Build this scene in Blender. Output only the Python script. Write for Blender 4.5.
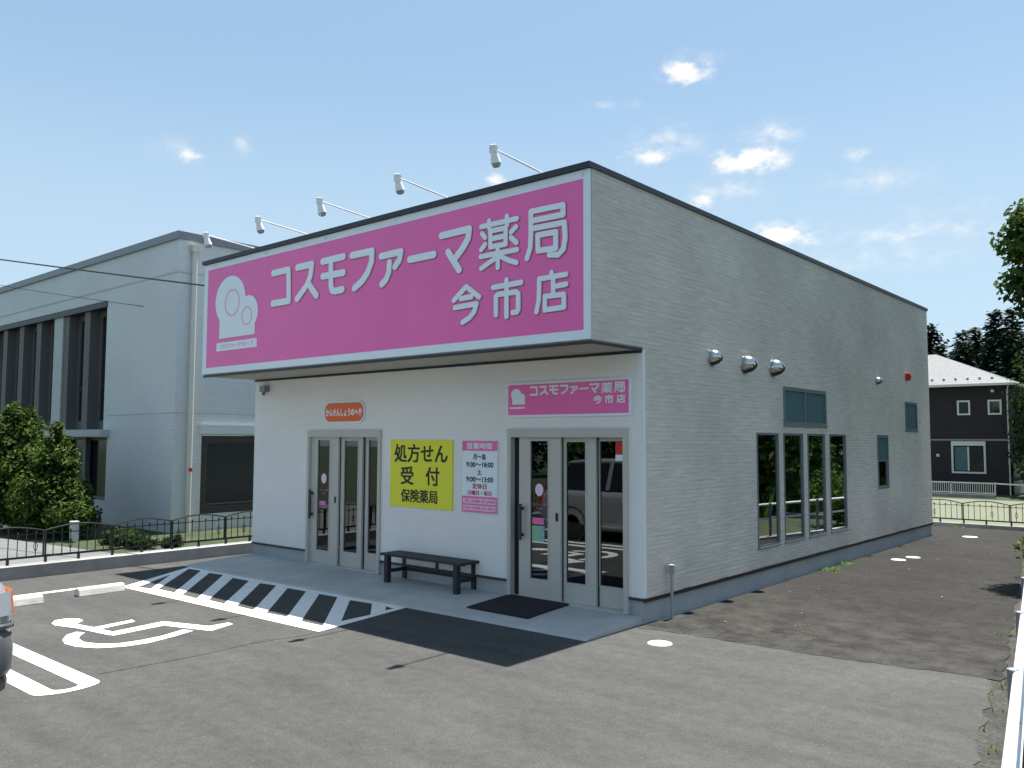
import bpy, math, random
from mathutils import Vector, Matrix
import mathutils.geometry as mg
R = math.radians
for o in list(bpy.data.objects): bpy.data.objects.remove(o)
scn = bpy.context.scene
col = scn.collection

# ------------------------------------------------------------------ camera, sky, sun, exposure
cam = bpy.data.cameras.new('camera'); camo = bpy.data.objects.new('camera', cam); col.objects.link(camo)
cam.sensor_width = 36; cam.lens = 837.72/1024*36; cam.clip_start = .05; cam.clip_end = 2000
_r = Vector((0.75858, 0.65157, 0.00342)); _u = Vector((0.04082, -0.05277, 0.99777)); _f = Vector((-0.6503, 0.75675, 0.06662))
m = Matrix(((_r.x, _u.x, -_f.x), (_r.y, _u.y, -_f.y), (_r.z, _u.z, -_f.z))).to_4x4()
m.translation = (5.0639, -8.1598, 2.05)
camo.matrix_world = m
scn.camera = camo

SUN_EL, SUN_AZ = 75.7, 1.0           # azimuth from +Y towards +X
EXPOSURE = 1.5
scn.view_settings.view_transform = 'Standard'; scn.view_settings.look = 'None'
scn.view_settings.gamma = 1; scn.view_settings.use_curve_mapping = False
scn.view_settings.exposure = EXPOSURE
sun = bpy.data.lights.new('sun', 'SUN'); sun.energy = 4.2; sun.angle = R(.53); sun.color = (1, .955, .88)
suno = bpy.data.objects.new('sun', sun); col.objects.link(suno)
sd = Vector((math.sin(R(SUN_AZ))*math.cos(R(SUN_EL)), math.cos(R(SUN_AZ))*math.cos(R(SUN_EL)), math.sin(R(SUN_EL))))
suno.rotation_euler = (-sd).to_track_quat('-Z', 'Y').to_euler(); suno.location = sd*60

w = bpy.data.worlds.new('World'); scn.world = w; w.use_nodes = True
nt = w.node_tree; nt.nodes.clear()
N = nt.nodes.new; LK = nt.links.new
sky = N('ShaderNodeTexSky'); sky.sky_type = 'NISHITA'; sky.sun_disc = False
sky.sun_elevation = R(SUN_EL); sky.sun_rotation = R(SUN_AZ); sky.altitude = 300
sky.air_density = 1.0; sky.dust_density = 1.0; sky.ozone_density = 1.6
bg = N('ShaderNodeBackground'); bg.inputs['Strength'].default_value = .07
hz_ = N('ShaderNodeMix'); hz_.data_type = 'RGBA'; hz_.inputs[0].default_value = .5        # thin summer haze evens the blue out
hz_.inputs[7].default_value = (1.97, 3.05, 3.80, 1)
LK(sky.outputs[0], hz_.inputs[6])
tcs = N('ShaderNodeTexCoord'); sz = N('ShaderNodeSeparateXYZ'); LK(tcs.outputs['Generated'], sz.inputs[0])
hm = N('ShaderNodeMapRange'); hm.interpolation_type = 'SMOOTHSTEP'; hm.inputs[1].default_value = .44; hm.inputs[2].default_value = .20; hm.inputs[3].default_value = 0; hm.inputs[4].default_value = .5; LK(sz.outputs[2], hm.inputs[0])
lo_ = N('ShaderNodeMix'); lo_.data_type = 'RGBA'; lo_.inputs[7].default_value = (3.15, 3.99, 4.55, 1); LK(hm.outputs[0], lo_.inputs[0]); LK(hz_.outputs[2], lo_.inputs[6]); LK(lo_.outputs[2], bg.inputs['Color'])
cl = N('ShaderNodeBackground'); cl.inputs['Color'].default_value = (1, .995, .98, 1); cl.inputs['Strength'].default_value = .37
tc = N('ShaderNodeTexCoord')
nz = N('ShaderNodeTexNoise'); nz.inputs['Scale'].default_value = 46; nz.inputs['Detail'].default_value = 7; nz.inputs['Roughness'].default_value = .62
mp = N('ShaderNodeMapping'); mp.inputs['Scale'].default_value = (1, 1, 1.7)
LK(tc.outputs['Generated'], mp.inputs[0]); LK(mp.outputs[0], nz.inputs['Vector'])
def vmath(op, a, b):
    n = N('ShaderNodeVectorMath'); n.operation = op
    for i, v in enumerate((a, b)):
        if hasattr(v, 'links'): LK(v, n.inputs[i])
        else: n.inputs[i].default_value = v
    return n.outputs['Value'] if op == 'DOT_PRODUCT' else n.outputs[0]
def smath(op, a, b=0.0, clamp=False):
    n = N('ShaderNodeMath'); n.operation = op; n.use_clamp = clamp
    for i, v in enumerate((a, b)):
        if hasattr(v, 'links'): LK(v, n.inputs[i])
        else: n.inputs[i].default_value = v
    return n.outputs[0]
# small fair-weather clouds: direction, half width, half height (radians), density
CLOUDS = [((-0.4385, 0.8034, 0.4027), .036, .0165, 1.0), ((-0.49, 0.8097, 0.3228), .040, .016, .62), ((-0.3949, 0.8643, 0.3115), .051, .0175, 1.1),
          ((-0.6372, 0.7101, 0.2996), .014, .010, .95), ((-0.841, 0.4468, 0.305), .021, .012, .62), ((-0.8106, 0.4893, 0.3218), .018, .016, .28),
          ((-0.4478, 0.852, 0.2711), .018, .011, .75), ((-0.3811, 0.8959, 0.2285), .062, .020, .9), ((-0.5121, 0.7721, 0.3763), .04, .009, .3),
          ((-0.2919, 0.9061, 0.3064), .02, .012, .32), ((-0.20, 0.93, 0.235), .16, .018, .16), ((-0.30, 0.945, 0.20), .20, .025, .22),
          ((-0.47, 0.81, 0.335), .07, .030, .30), ((-0.37, 0.868, 0.335), .05, .022, .34), ((-0.42, 0.86, 0.28), .08, .020, .30), ((-0.28, 0.92, 0.28), .09, .020, .26), ((-0.43, 0.80, 0.41), .05, .022, .26), ((-0.85, 0.43, 0.31), .045, .018, .22), ((-0.25, 0.94, 0.22), .12, .018, .34),
          ((0.55, 0.75, 0.45), .12, .05, .9), ((0.8, -0.4, 0.4), .16, .06, 1.0), ((-0.2, -0.85, 0.42), .2, .06, 1.0), ((0.45, -0.8, 0.3), .14, .05, .9)]
tot = None
for d, sa, sb, den in CLOUDS:
    d = Vector(d).normalized(); rr = Vector((d.y, -d.x, 0)).normalized(); uu = rr.cross(d)
    if uu.z < 0: uu = -uu
    gen = tc.outputs['Generated']
    a = smath('DIVIDE', vmath('DOT_PRODUCT', gen, rr), sa)
    b = smath('DIVIDE', vmath('DOT_PRODUCT', gen, uu), sb)
    f = smath('GREATER_THAN', vmath('DOT_PRODUCT', gen, d), 0)
    rad = smath('POWER', smath('ADD', smath('MULTIPLY', a, a), smath('MULTIPLY', b, b)), .5)
    v = smath('SUBTRACT', 1.0, rad)
    v = smath('MULTIPLY', smath('MAXIMUM', smath('ADD', v, .25), 0), f)
    nn = smath('SUBTRACT', nz.outputs[0], .44)
    v = smath('MULTIPLY', smath('MULTIPLY', smath('MINIMUM', v, 1.0), smath('MULTIPLY', smath('ADD', nn, smath('MULTIPLY', v, .17)), 4.4)), den, True)
    tot = v if tot is None else smath('MAXIMUM', tot, v)
mrg = N('ShaderNodeMapRange'); mrg.interpolation_type = 'SMOOTHSTEP'; mrg.inputs[1].default_value = .0; mrg.inputs[2].default_value = 1.0; LK(tot, mrg.inputs[0]); tot = mrg.outputs[0]
mx = N('ShaderNodeMixShader'); LK(smath('MULTIPLY', tot, .95, True), mx.inputs[0]); LK(bg.outputs[0], mx.inputs[1]); LK(cl.outputs[0], mx.inputs[2])
wo = N('ShaderNodeOutputWorld'); LK(mx.outputs[0], wo.inputs[0])

# ------------------------------------------------------------------ materials
MATS = {}
def mat(name, color, rough=.6, metal=0, spec=.5, var=0, vscale=4, vcol=None, bump=0, bscale=60, bdist=.01, detail=4, stretch=None, coat=0):
    """Principled material with noise colour variation and a noise bump."""
    mm = bpy.data.materials.new(name); mm.use_nodes = True; t = mm.node_tree
    p = t.nodes['Principled BSDF']; p.inputs['Base Color'].default_value = (*color, 1)
    p.inputs['Roughness'].default_value = rough; p.inputs['Metallic'].default_value = metal
    p.inputs['Specular IOR Level'].default_value = spec; p.inputs['Coat Weight'].default_value = coat
    geo = t.nodes.new('ShaderNodeNewGeometry'); vec = geo.outputs['Position']
    if stretch:
        mpn = t.nodes.new('ShaderNodeMapping'); mpn.inputs['Scale'].default_value = stretch; t.links.new(vec, mpn.inputs[0]); vec = mpn.outputs[0]
    if var:
        n = t.nodes.new('ShaderNodeTexNoise'); n.inputs['Scale'].default_value = vscale; n.inputs['Detail'].default_value = detail; n.inputs['Roughness'].default_value = .65
        t.links.new(vec, n.inputs['Vector'])
        r = t.nodes.new('ShaderNodeValToRGB'); c2 = vcol or tuple(x*(1-var) for x in color)
        r.color_ramp.elements[0].position = .32; r.color_ramp.elements[0].color = (*c2, 1)
        r.color_ramp.elements[1].position = .68; r.color_ramp.elements[1].color = (*(min(1, x*(1+var*.4)) for x in color), 1)
        t.links.new(n.outputs[0], r.inputs[0]); t.links.new(r.outputs[0], p.inputs['Base Color'])
    if bump:
        n = t.nodes.new('ShaderNodeTexNoise'); n.inputs['Scale'].default_value = bscale; n.inputs['Detail'].default_value = 3
        t.links.new(vec, n.inputs['Vector'])
        b = t.nodes.new('ShaderNodeBump'); b.inputs['Strength'].default_value = bump; b.inputs['Distance'].default_value = bdist
        t.links.new(n.outputs[0], b.inputs['Height']); t.links.new(b.outputs[0], p.inputs['Normal'])
    MATS[name] = mm; return mm

def node(t, kind, **kw):
    n = t.nodes.new(kind)
    for k, v in kw.items(): setattr(n, k, v)
    return n
def asphalt(name, c_lo, c_hi, speck, coarse, streak=0.0, dust=None):
    mm = bpy.data.materials.new(name); mm.use_nodes = True; t = mm.node_tree; L = t.links.new
    p = t.nodes['Principled BSDF']; p.inputs['Roughness'].default_value = .88; p.inputs['Specular IOR Level'].default_value = .25
    geo = node(t, 'ShaderNodeNewGeometry'); P = geo.outputs['Position']
    big = node(t, 'ShaderNodeTexNoise'); big.inputs['Scale'].default_value = .55; big.inputs['Detail'].default_value = 6; big.inputs['Roughness'].default_value = .6; L(P, big.inputs['Vector'])
    mpn = node(t, 'ShaderNodeMapping'); mpn.inputs['Scale'].default_value = (.35, 2.6, 1); mpn.inputs['Rotation'].default_value = (0, 0, R(8)); L(P, mpn.inputs[0])
    st = node(t, 'ShaderNodeTexNoise'); st.inputs['Scale'].default_value = 1.3; st.inputs['Detail'].default_value = 5; L(mpn.outputs[0], st.inputs['Vector'])
    ad = node(t, 'ShaderNodeMix', data_type='FLOAT'); ad.inputs[0].default_value = streak; L(big.outputs[0], ad.inputs[2]); L(st.outputs[0], ad.inputs[3])
    r = node(t, 'ShaderNodeValToRGB'); r.color_ramp.elements[0].position = .3; r.color_ramp.elements[0].color = (*c_lo, 1)
    r.color_ramp.elements[1].position = .7; r.color_ramp.elements[1].color = (*c_hi, 1); L(ad.outputs[0], r.inputs[0])
    sp = node(t, 'ShaderNodeTexNoise'); sp.inputs['Scale'].default_value = coarse; sp.inputs['Detail'].default_value = 3; sp.inputs['Roughness'].default_value = .7; L(P, sp.inputs['Vector'])
    sr = node(t, 'ShaderNodeMapRange'); sr.inputs[1].default_value = .3; sr.inputs[2].default_value = .7; sr.inputs[3].default_value = 1-speck; sr.inputs[4].default_value = 1+speck; L(sp.outputs[0], sr.inputs[0])
    md = node(t, 'ShaderNodeTexNoise'); md.inputs['Scale'].default_value = coarse*.16; md.inputs['Detail'].default_value = 5; md.inputs['Roughness'].default_value = .72; L(P, md.inputs['Vector'])
    mr2 = node(t, 'ShaderNodeMapRange'); mr2.inputs[1].default_value = .3; mr2.inputs[2].default_value = .7; mr2.inputs[3].default_value = 1-speck*.75; mr2.inputs[4].default_value = 1+speck*.75; L(md.outputs[0], mr2.inputs[0])
    mm2 = node(t, 'ShaderNodeMath', operation='MULTIPLY'); L(sr.outputs[0], mm2.inputs[0]); L(mr2.outputs[0], mm2.inputs[1])
    vm = node(t, 'ShaderNodeVectorMath', operation='SCALE'); L(r.outputs[0], vm.inputs[0]); L(mm2.outputs[0], vm.inputs['Scale'])
    # pale stones in the worn surface
    vo = node(t, 'ShaderNodeTexVoronoi'); vo.inputs['Scale'].default_value = coarse*.5; L(P, vo.inputs['Vector'])
    lt = node(t, 'ShaderNodeMath', operation='LESS_THAN'); lt.inputs[1].default_value = .16; L(vo.outputs['Distance'], lt.inputs[0])
    sepc = node(t, 'ShaderNodeSeparateColor'); L(vo.outputs['Color'], sepc.inputs[0])
    gt = node(t, 'ShaderNodeMath', operation='GREATER_THAN'); gt.inputs[1].default_value = .93; L(sepc.outputs[0], gt.inputs[0])
    mu = node(t, 'ShaderNodeMath', operation='MULTIPLY'); L(lt.outputs[0], mu.inputs[0]); L(gt.outputs[0], mu.inputs[1])
    mc = node(t, 'ShaderNodeMix', data_type='RGBA'); L(mu.outputs[0], mc.inputs[0]); L(vm.outputs[0], mc.inputs[6]); mc.inputs[7].default_value = (*(min(1, x*1.5) for x in c_hi), 1)
    last = mc.outputs[2]
    if dust:      # pale dust tracked in over the joint, thinning out along the lane
        sx = node(t, 'ShaderNodeSeparateXYZ'); L(P, sx.inputs[0])
        dr = node(t, 'ShaderNodeMapRange', interpolation_type='SMOOTHSTEP'); dr.inputs[1].default_value = 4.5; dr.inputs[2].default_value = -.5; dr.inputs[3].default_value = 0; dr.inputs[4].default_value = 1.1; L(sx.outputs[1], dr.inputs[0])
        dn = node(t, 'ShaderNodeTexNoise'); dn.inputs['Scale'].default_value = 2.2; dn.inputs['Detail'].default_value = 9; dn.inputs['Roughness'].default_value = .75; L(P, dn.inputs['Vector'])
        dm_ = node(t, 'ShaderNodeMapRange'); dm_.inputs[1].default_value = .42; dm_.inputs[2].default_value = .66; L(dn.outputs[0], dm_.inputs[0])
        dd = node(t, 'ShaderNodeMath', operation='MULTIPLY', use_clamp=True); L(dr.outputs[0], dd.inputs[0]); L(dm_.outputs[0], dd.inputs[1])
        dx_ = node(t, 'ShaderNodeMix', data_type='RGBA'); L(dd.outputs[0], dx_.inputs[0]); L(last, dx_.inputs[6]); dx_.inputs[7].default_value = (*dust, 1); last = dx_.outputs[2]
    L(last, p.inputs['Base Color'])
    b = node(t, 'ShaderNodeBump'); b.inputs['Strength'].default_value = .55; b.inputs['Distance'].default_value = .006; L(sp.outputs[0], b.inputs['Height']); L(b.outputs[0], p.inputs['Normal'])
    MATS[name] = mm
def siding(name, c1, c2, mortar, axis, bw, rh, ms, bump, dist, var=.12, rough=.75, tilt=0.0):
    """Brick-textured cladding on a wall whose long direction is the given axis."""
    mm = bpy.data.materials.new(name); mm.use_nodes = True; t = mm.node_tree; L = t.links.new
    p = t.nodes['Principled BSDF']; p.inputs['Roughness'].default_value = rough; p.inputs['Specular IOR Level'].default_value = .3
    geo = node(t, 'ShaderNodeNewGeometry'); sx = node(t, 'ShaderNodeSeparateXYZ'); L(geo.outputs['Position'], sx.inputs[0])
    cx = node(t, 'ShaderNodeCombineXYZ')
    if axis == 'xy':
        ax = node(t, 'ShaderNodeMath', operation='ADD'); L(sx.outputs[0], ax.inputs[0]); L(sx.outputs[1], ax.inputs[1]); L(ax.outputs[0], cx.inputs[0])
    else: L(sx.outputs[axis], cx.inputs[0])
    L(sx.outputs[2], cx.inputs[1])
    br = node(t, 'ShaderNodeTexBrick'); L(cx.outputs[0], br.inputs['Vector']); br.inputs['Scale'].default_value = 1
    br.inputs['Brick Width'].default_value = bw; br.inputs['Row Height'].default_value = rh; br.inputs['Mortar Size'].default_value = ms
    br.inputs['Mortar Smooth'].default_value = .35; br.inputs['Color1'].default_value = (*c1, 1); br.inputs['Color2'].default_value = (*c2, 1); br.inputs['Mortar'].default_value = (*mortar, 1)
    br.offset_frequency = 2; br.squash_frequency = 3; br.squash = 1.35; br.offset = .37
    mpn = node(t, 'ShaderNodeMapping'); mpn.inputs['Scale'].default_value = (3.2, 26, 1); L(cx.outputs[0], mpn.inputs[0])
    n = node(t, 'ShaderNodeTexNoise'); n.inputs['Scale'].default_value = 1.0; n.inputs['Detail'].default_value = 5; L(mpn.outputs[0], n.inputs['Vector'])
    n2 = node(t, 'ShaderNodeTexNoise'); n2.inputs['Scale'].default_value = .7; n2.inputs['Detail'].default_value = 4; L(cx.outputs[0], n2.inputs['Vector'])
    ad = node(t, 'ShaderNodeMath', operation='ADD'); L(n.outputs[0], ad.inputs[0]); L(n2.outputs[0], ad.inputs[1])
    mr = node(t, 'ShaderNodeMapRange'); mr.inputs[1].default_value = .7; mr.inputs[2].default_value = 1.3; mr.inputs[3].default_value = 1-var; mr.inputs[4].default_value = 1+var*.5; L(ad.outputs[0], mr.inputs[0])
    vm = node(t, 'ShaderNodeVectorMath', operation='SCALE'); L(br.outputs[0], vm.inputs[0]); L(mr.outputs[0], vm.inputs['Scale']); L(vm.outputs[0], p.inputs['Base Color'])
    hf = node(t, 'ShaderNodeMath', operation='MULTIPLY'); hf.inputs[1].default_value = .45; L(br.outputs['Fac'], hf.inputs[0])
    sb = node(t, 'ShaderNodeMath', operation='SUBTRACT'); L(n.outputs[0], sb.inputs[0]); L(hf.outputs[0], sb.inputs[1])
    b = node(t, 'ShaderNodeBump'); b.inputs['Strength'].default_value = bump; b.inputs['Distance'].default_value = dist; L(sb.outputs[0], b.inputs['Height']); L(b.outputs[0], p.inputs['Normal'])
    MATS[name] = mm
def glass(name, tint=.3, ior=1.55, gcol=(.92, .97, 1), gain=1.5):
    mm = bpy.data.materials.new(name); mm.use_nodes = True; t = mm.node_tree; t.nodes.clear(); L = t.links.new
    tr = node(t, 'ShaderNodeBsdfTransparent'); tr.inputs[0].default_value = (tint*.92, tint, tint*1.02, 1)
    gl = node(t, 'ShaderNodeBsdfGlossy'); gl.inputs['Roughness'].default_value = .012; gl.inputs[0].default_value = (*gcol, 1)
    fr = node(t, 'ShaderNodeFresnel'); fr.inputs[0].default_value = ior
    mu = node(t, 'ShaderNodeMath', operation='MULTIPLY_ADD'); mu.inputs[1].default_value = gain; mu.inputs[2].default_value = .02; mu.use_clamp = True; L(fr.outputs[0], mu.inputs[0])
    mxs = node(t, 'ShaderNodeMixShader'); L(mu.outputs[0], mxs.inputs[0]); L(tr.outputs[0], mxs.inputs[1]); L(gl.outputs[0], mxs.inputs[2])
    out = node(t, 'ShaderNodeOutputMaterial'); L(mxs.outputs[0], out.inputs[0]); MATS[name] = mm
def leafmat(name, c1, c2, vs=2.0, trans=.35):
    mm = bpy.data.materials.new(name); mm.use_nodes = True; t = mm.node_tree; t.nodes.clear(); L = t.links.new
    geo = node(t, 'ShaderNodeNewGeometry')
    n = node(t, 'ShaderNodeTexNoise'); n.inputs['Scale'].default_value = vs; n.inputs['Detail'].default_value = 3; L(geo.outputs['Position'], n.inputs['Vector'])
    ad = node(t, 'ShaderNodeMath', operation='ADD'); L(n.outputs[0], ad.inputs[0])
    m2 = node(t, 'ShaderNodeMath', operation='MULTIPLY_ADD'); m2.inputs[1].default_value = .5; m2.inputs[2].default_value = -.25; L(geo.outputs['Random Per Island'], m2.inputs[0]); L(m2.outputs[0], ad.inputs[1])
    r = node(t, 'ShaderNodeValToRGB'); r.color_ramp.elements[0].position = .25; r.color_ramp.elements[0].color = (*c1, 1); r.color_ramp.elements[1].position = .75; r.color_ramp.elements[1].color = (*c2, 1); L(ad.outputs[0], r.inputs[0])
    d = node(t, 'ShaderNodeBsdfPrincipled'); d.inputs['Roughness'].default_value = .65; d.inputs['Specular IOR Level'].default_value = .18; L(r.outputs[0], d.inputs['Base Color'])
    tl = node(t, 'ShaderNodeBsdfTranslucent'); L(r.outputs[0], tl.inputs[0])
    mxs = node(t, 'ShaderNodeMixShader'); mxs.inputs[0].default_value = trans; L(d.outputs[0], mxs.inputs[1]); L(tl.outputs[0], mxs.inputs[2])
    out = node(t, 'ShaderNodeOutputMaterial'); L(mxs.outputs[0], out.inputs[0]); MATS[name] = mm

asphalt('asphalt', (.0425, .043, .042), (.0715, .072, .070), .25, 50, .5)
asphalt('old_asphalt', (.0105, .0098, .0088), (.0265, .025, .0225), .52, 34, .25, (.050, .049, .044))
asphalt('seam', (.030, .030, .029), (.045, .045, .043), .4, 50, .1)
asphalt('verge', (.030, .0288, .026), (.056, .054, .049), .5, 30, .1)
mat('paint', (.80, .80, .79), .6, var=.14, vscale=9, bump=.25, bscale=70, bdist=.004)
mat('concrete', (.44, .44, .43), .85, var=.16, vscale=1.6, bump=.3, bscale=40, bdist=.004)
mat('kerb_concrete', (.30, .30, .30), .9, var=.25, vscale=2.2, bump=.4, bscale=45, bdist=.005)
mat('foundation', (.38, .40, .41), .85, var=.14, vscale=1.4, bump=.3, bscale=35, bdist=.003)
mat('pale_path', (.125, .132, .128), .9, var=.15, vscale=1.5)
mat('soil', (.036, .048, .018), .95, var=.4, vscale=1.1, vcol=(.018, .032, .009), bump=.6, bscale=25, bdist=.02)
mat('gravel', (.113, .118, .104), .95, var=.35, vscale=1.2, bump=.6, bscale=30, bdist=.02, vcol=(.13, .145, .075))
siding('white_siding', (.79, .78, .765), (.80, .79, .775), (.735, .725, .71), 0, 3.03, .455, .003, .2, .003, .05, .6)
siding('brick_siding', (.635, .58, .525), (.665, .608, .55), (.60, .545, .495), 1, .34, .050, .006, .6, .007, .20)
siding('tile_cladding', (.63, .645, .66), (.65, .665, .675), (.54, .555, .57), 'xy', .24, .075, .005, .3, .004, .08, .5)
siding('brown_cladding', (.026, .020, .024), (.029, .0225, .027), (.017, .014, .016), 'xy', 1.8, .3, .008, .3, .004, .1)
mat('dark_trim', (.018, .022, .032), .45)
mat('brown_trim', (.05, .04, .035), .5)
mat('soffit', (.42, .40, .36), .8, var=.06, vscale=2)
mat('white_metal', (.78, .79, .80), .4, var=.04, vscale=3)
mat('sign_white', (.77, .85, .91), .45)
mat('letter_white', (.80, .87, .92), .4)
mat('sign_pink', (.88, .15, .455), .38, var=.05, vscale=.8)
mat('letter_edge', (.36, .11, .25), .5)
mat('orange', (.80, .13, .015), .4)
mat('yellow', (.78, .76, .03), .45)
mat('black_ink', (.008, .008, .008), .5)
mat('red_ink', (.55, .05, .10), .5)
mat('red', (.62, .02, .02), .4)
mat('blue_print', (.05, .25, .55), .5, var=.9, vscale=18, vcol=(.35, .55, .06))
mat('champagne', (.51, .495, .455), .45, metal=.08, var=.04, vscale=3)
mat('steel_frame', (.20, .215, .24), .4, metal=.3)
mat('stainless', (.50, .51, .52), .2, metal=1)
mat('rubber', (.012, .012, .012), .7)
mat('dark_handle', (.02, .02, .022), .4)
mat('mat_black', (.008, .008, .010), .95, bump=.5, bscale=160, bdist=.004)
mat('bench_black', (.022, .023, .026), .6, var=.3, vscale=6)
mat('fence_black', (.010, .011, .012), .4)
mat('fence_white', (.62, .62, .58), .5)
mat('rail_white', (.80, .80, .80), .35, var=.06, vscale=2)
mat('post_grey', (.20, .225, .25), .5, metal=.2)
mat('cover_white', (.62, .62, .61), .6, var=.2, vscale=12)
mat('stop_grey', (.62, .61, .58), .85, var=.2, vscale=6, bump=.3, bscale=50)
mat('rust', (.42, .34, .18), .8)
mat('frosted', (.075, .15, .16), .5, spec=.15, var=.05, vscale=2)
glass('glass', .30); glass('window_glass', .32, 1.6, (.93, .98, 1), 2.6); glass('car_glass', .12)
mat('dim_glass', (.012, .014, .017), .12, spec=.2)
mat('dark_glass', (.012, .014, .017), .04, spec=.7)
mat('interior', (.16, .155, .145), .9)
mat('interior_furniture', (.24, .20, .16), .7)
mat('recess_grey', (.12, .115, .115), .6)
mat('pier_pale', (.50, .51, .52), .7)
siding('roof_white', (.165, .172, .176), (.15, .157, .162), (.09, .096, .10), 0, .62, .13, .014, .5, .01, .1, .45)
mat('roof_plain', (.2, .21, .215), .5, var=.08, vscale=2)
mat('cream', (.62, .60, .54), .6)
mat('curtain', (.30, .34, .33), .8, var=.3, vscale=5)
mat('car_silver', (.46, .47, .48), .28, metal=.6, coat=.6)
mat('car_grey', (.05, .053, .058), .5)
mat('lens', (.26, .28, .30), .08, spec=.9, coat=1)
mat('amber', (.55, .12, .03), .15)
mat('tyre', (.014, .014, .015), .8)
mat('bark', (.075, .055, .04), .9, var=.4, vscale=8)
mat('pipe_grey', (.33, .345, .34), .55)
mat('cap_grey', (.36, .37, .37), .6)
mat('bumper_grey', (.10, .105, .11), .4)
mat('vent_dark', (.02, .022, .024), .5)
mat('pane_pale', (.80, .62, .72), .5)
mat('wire', (.035, .035, .038), .6)
mat('dead_leaf', (.22, .20, .09), .8)
leafmat('leaf_garden', (.010, .025, .006), (.095, .155, .022), 2.6)
leafmat('leaf_far', (.022, .05, .012), (.07, .12, .025), .5, .45)
leafmat('leaf_dark', (.012, .028, .008), (.038, .075, .016), 1.5)
leafmat('leaf_tree', (.025, .055, .012), (.10, .16, .022), 1.6)
leafmat('leaf_conifer', (.009, .021, .013), (.024, .045, .024), .35, .2)
mat('wood_floor', (.016, .030, .018), .95, var=.5, vscale=.3, bump=.8, bscale=.8, bdist=.6)
leafmat('leaf_field', (.05, .11, .015), (.14, .24, .035), .6)

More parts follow.
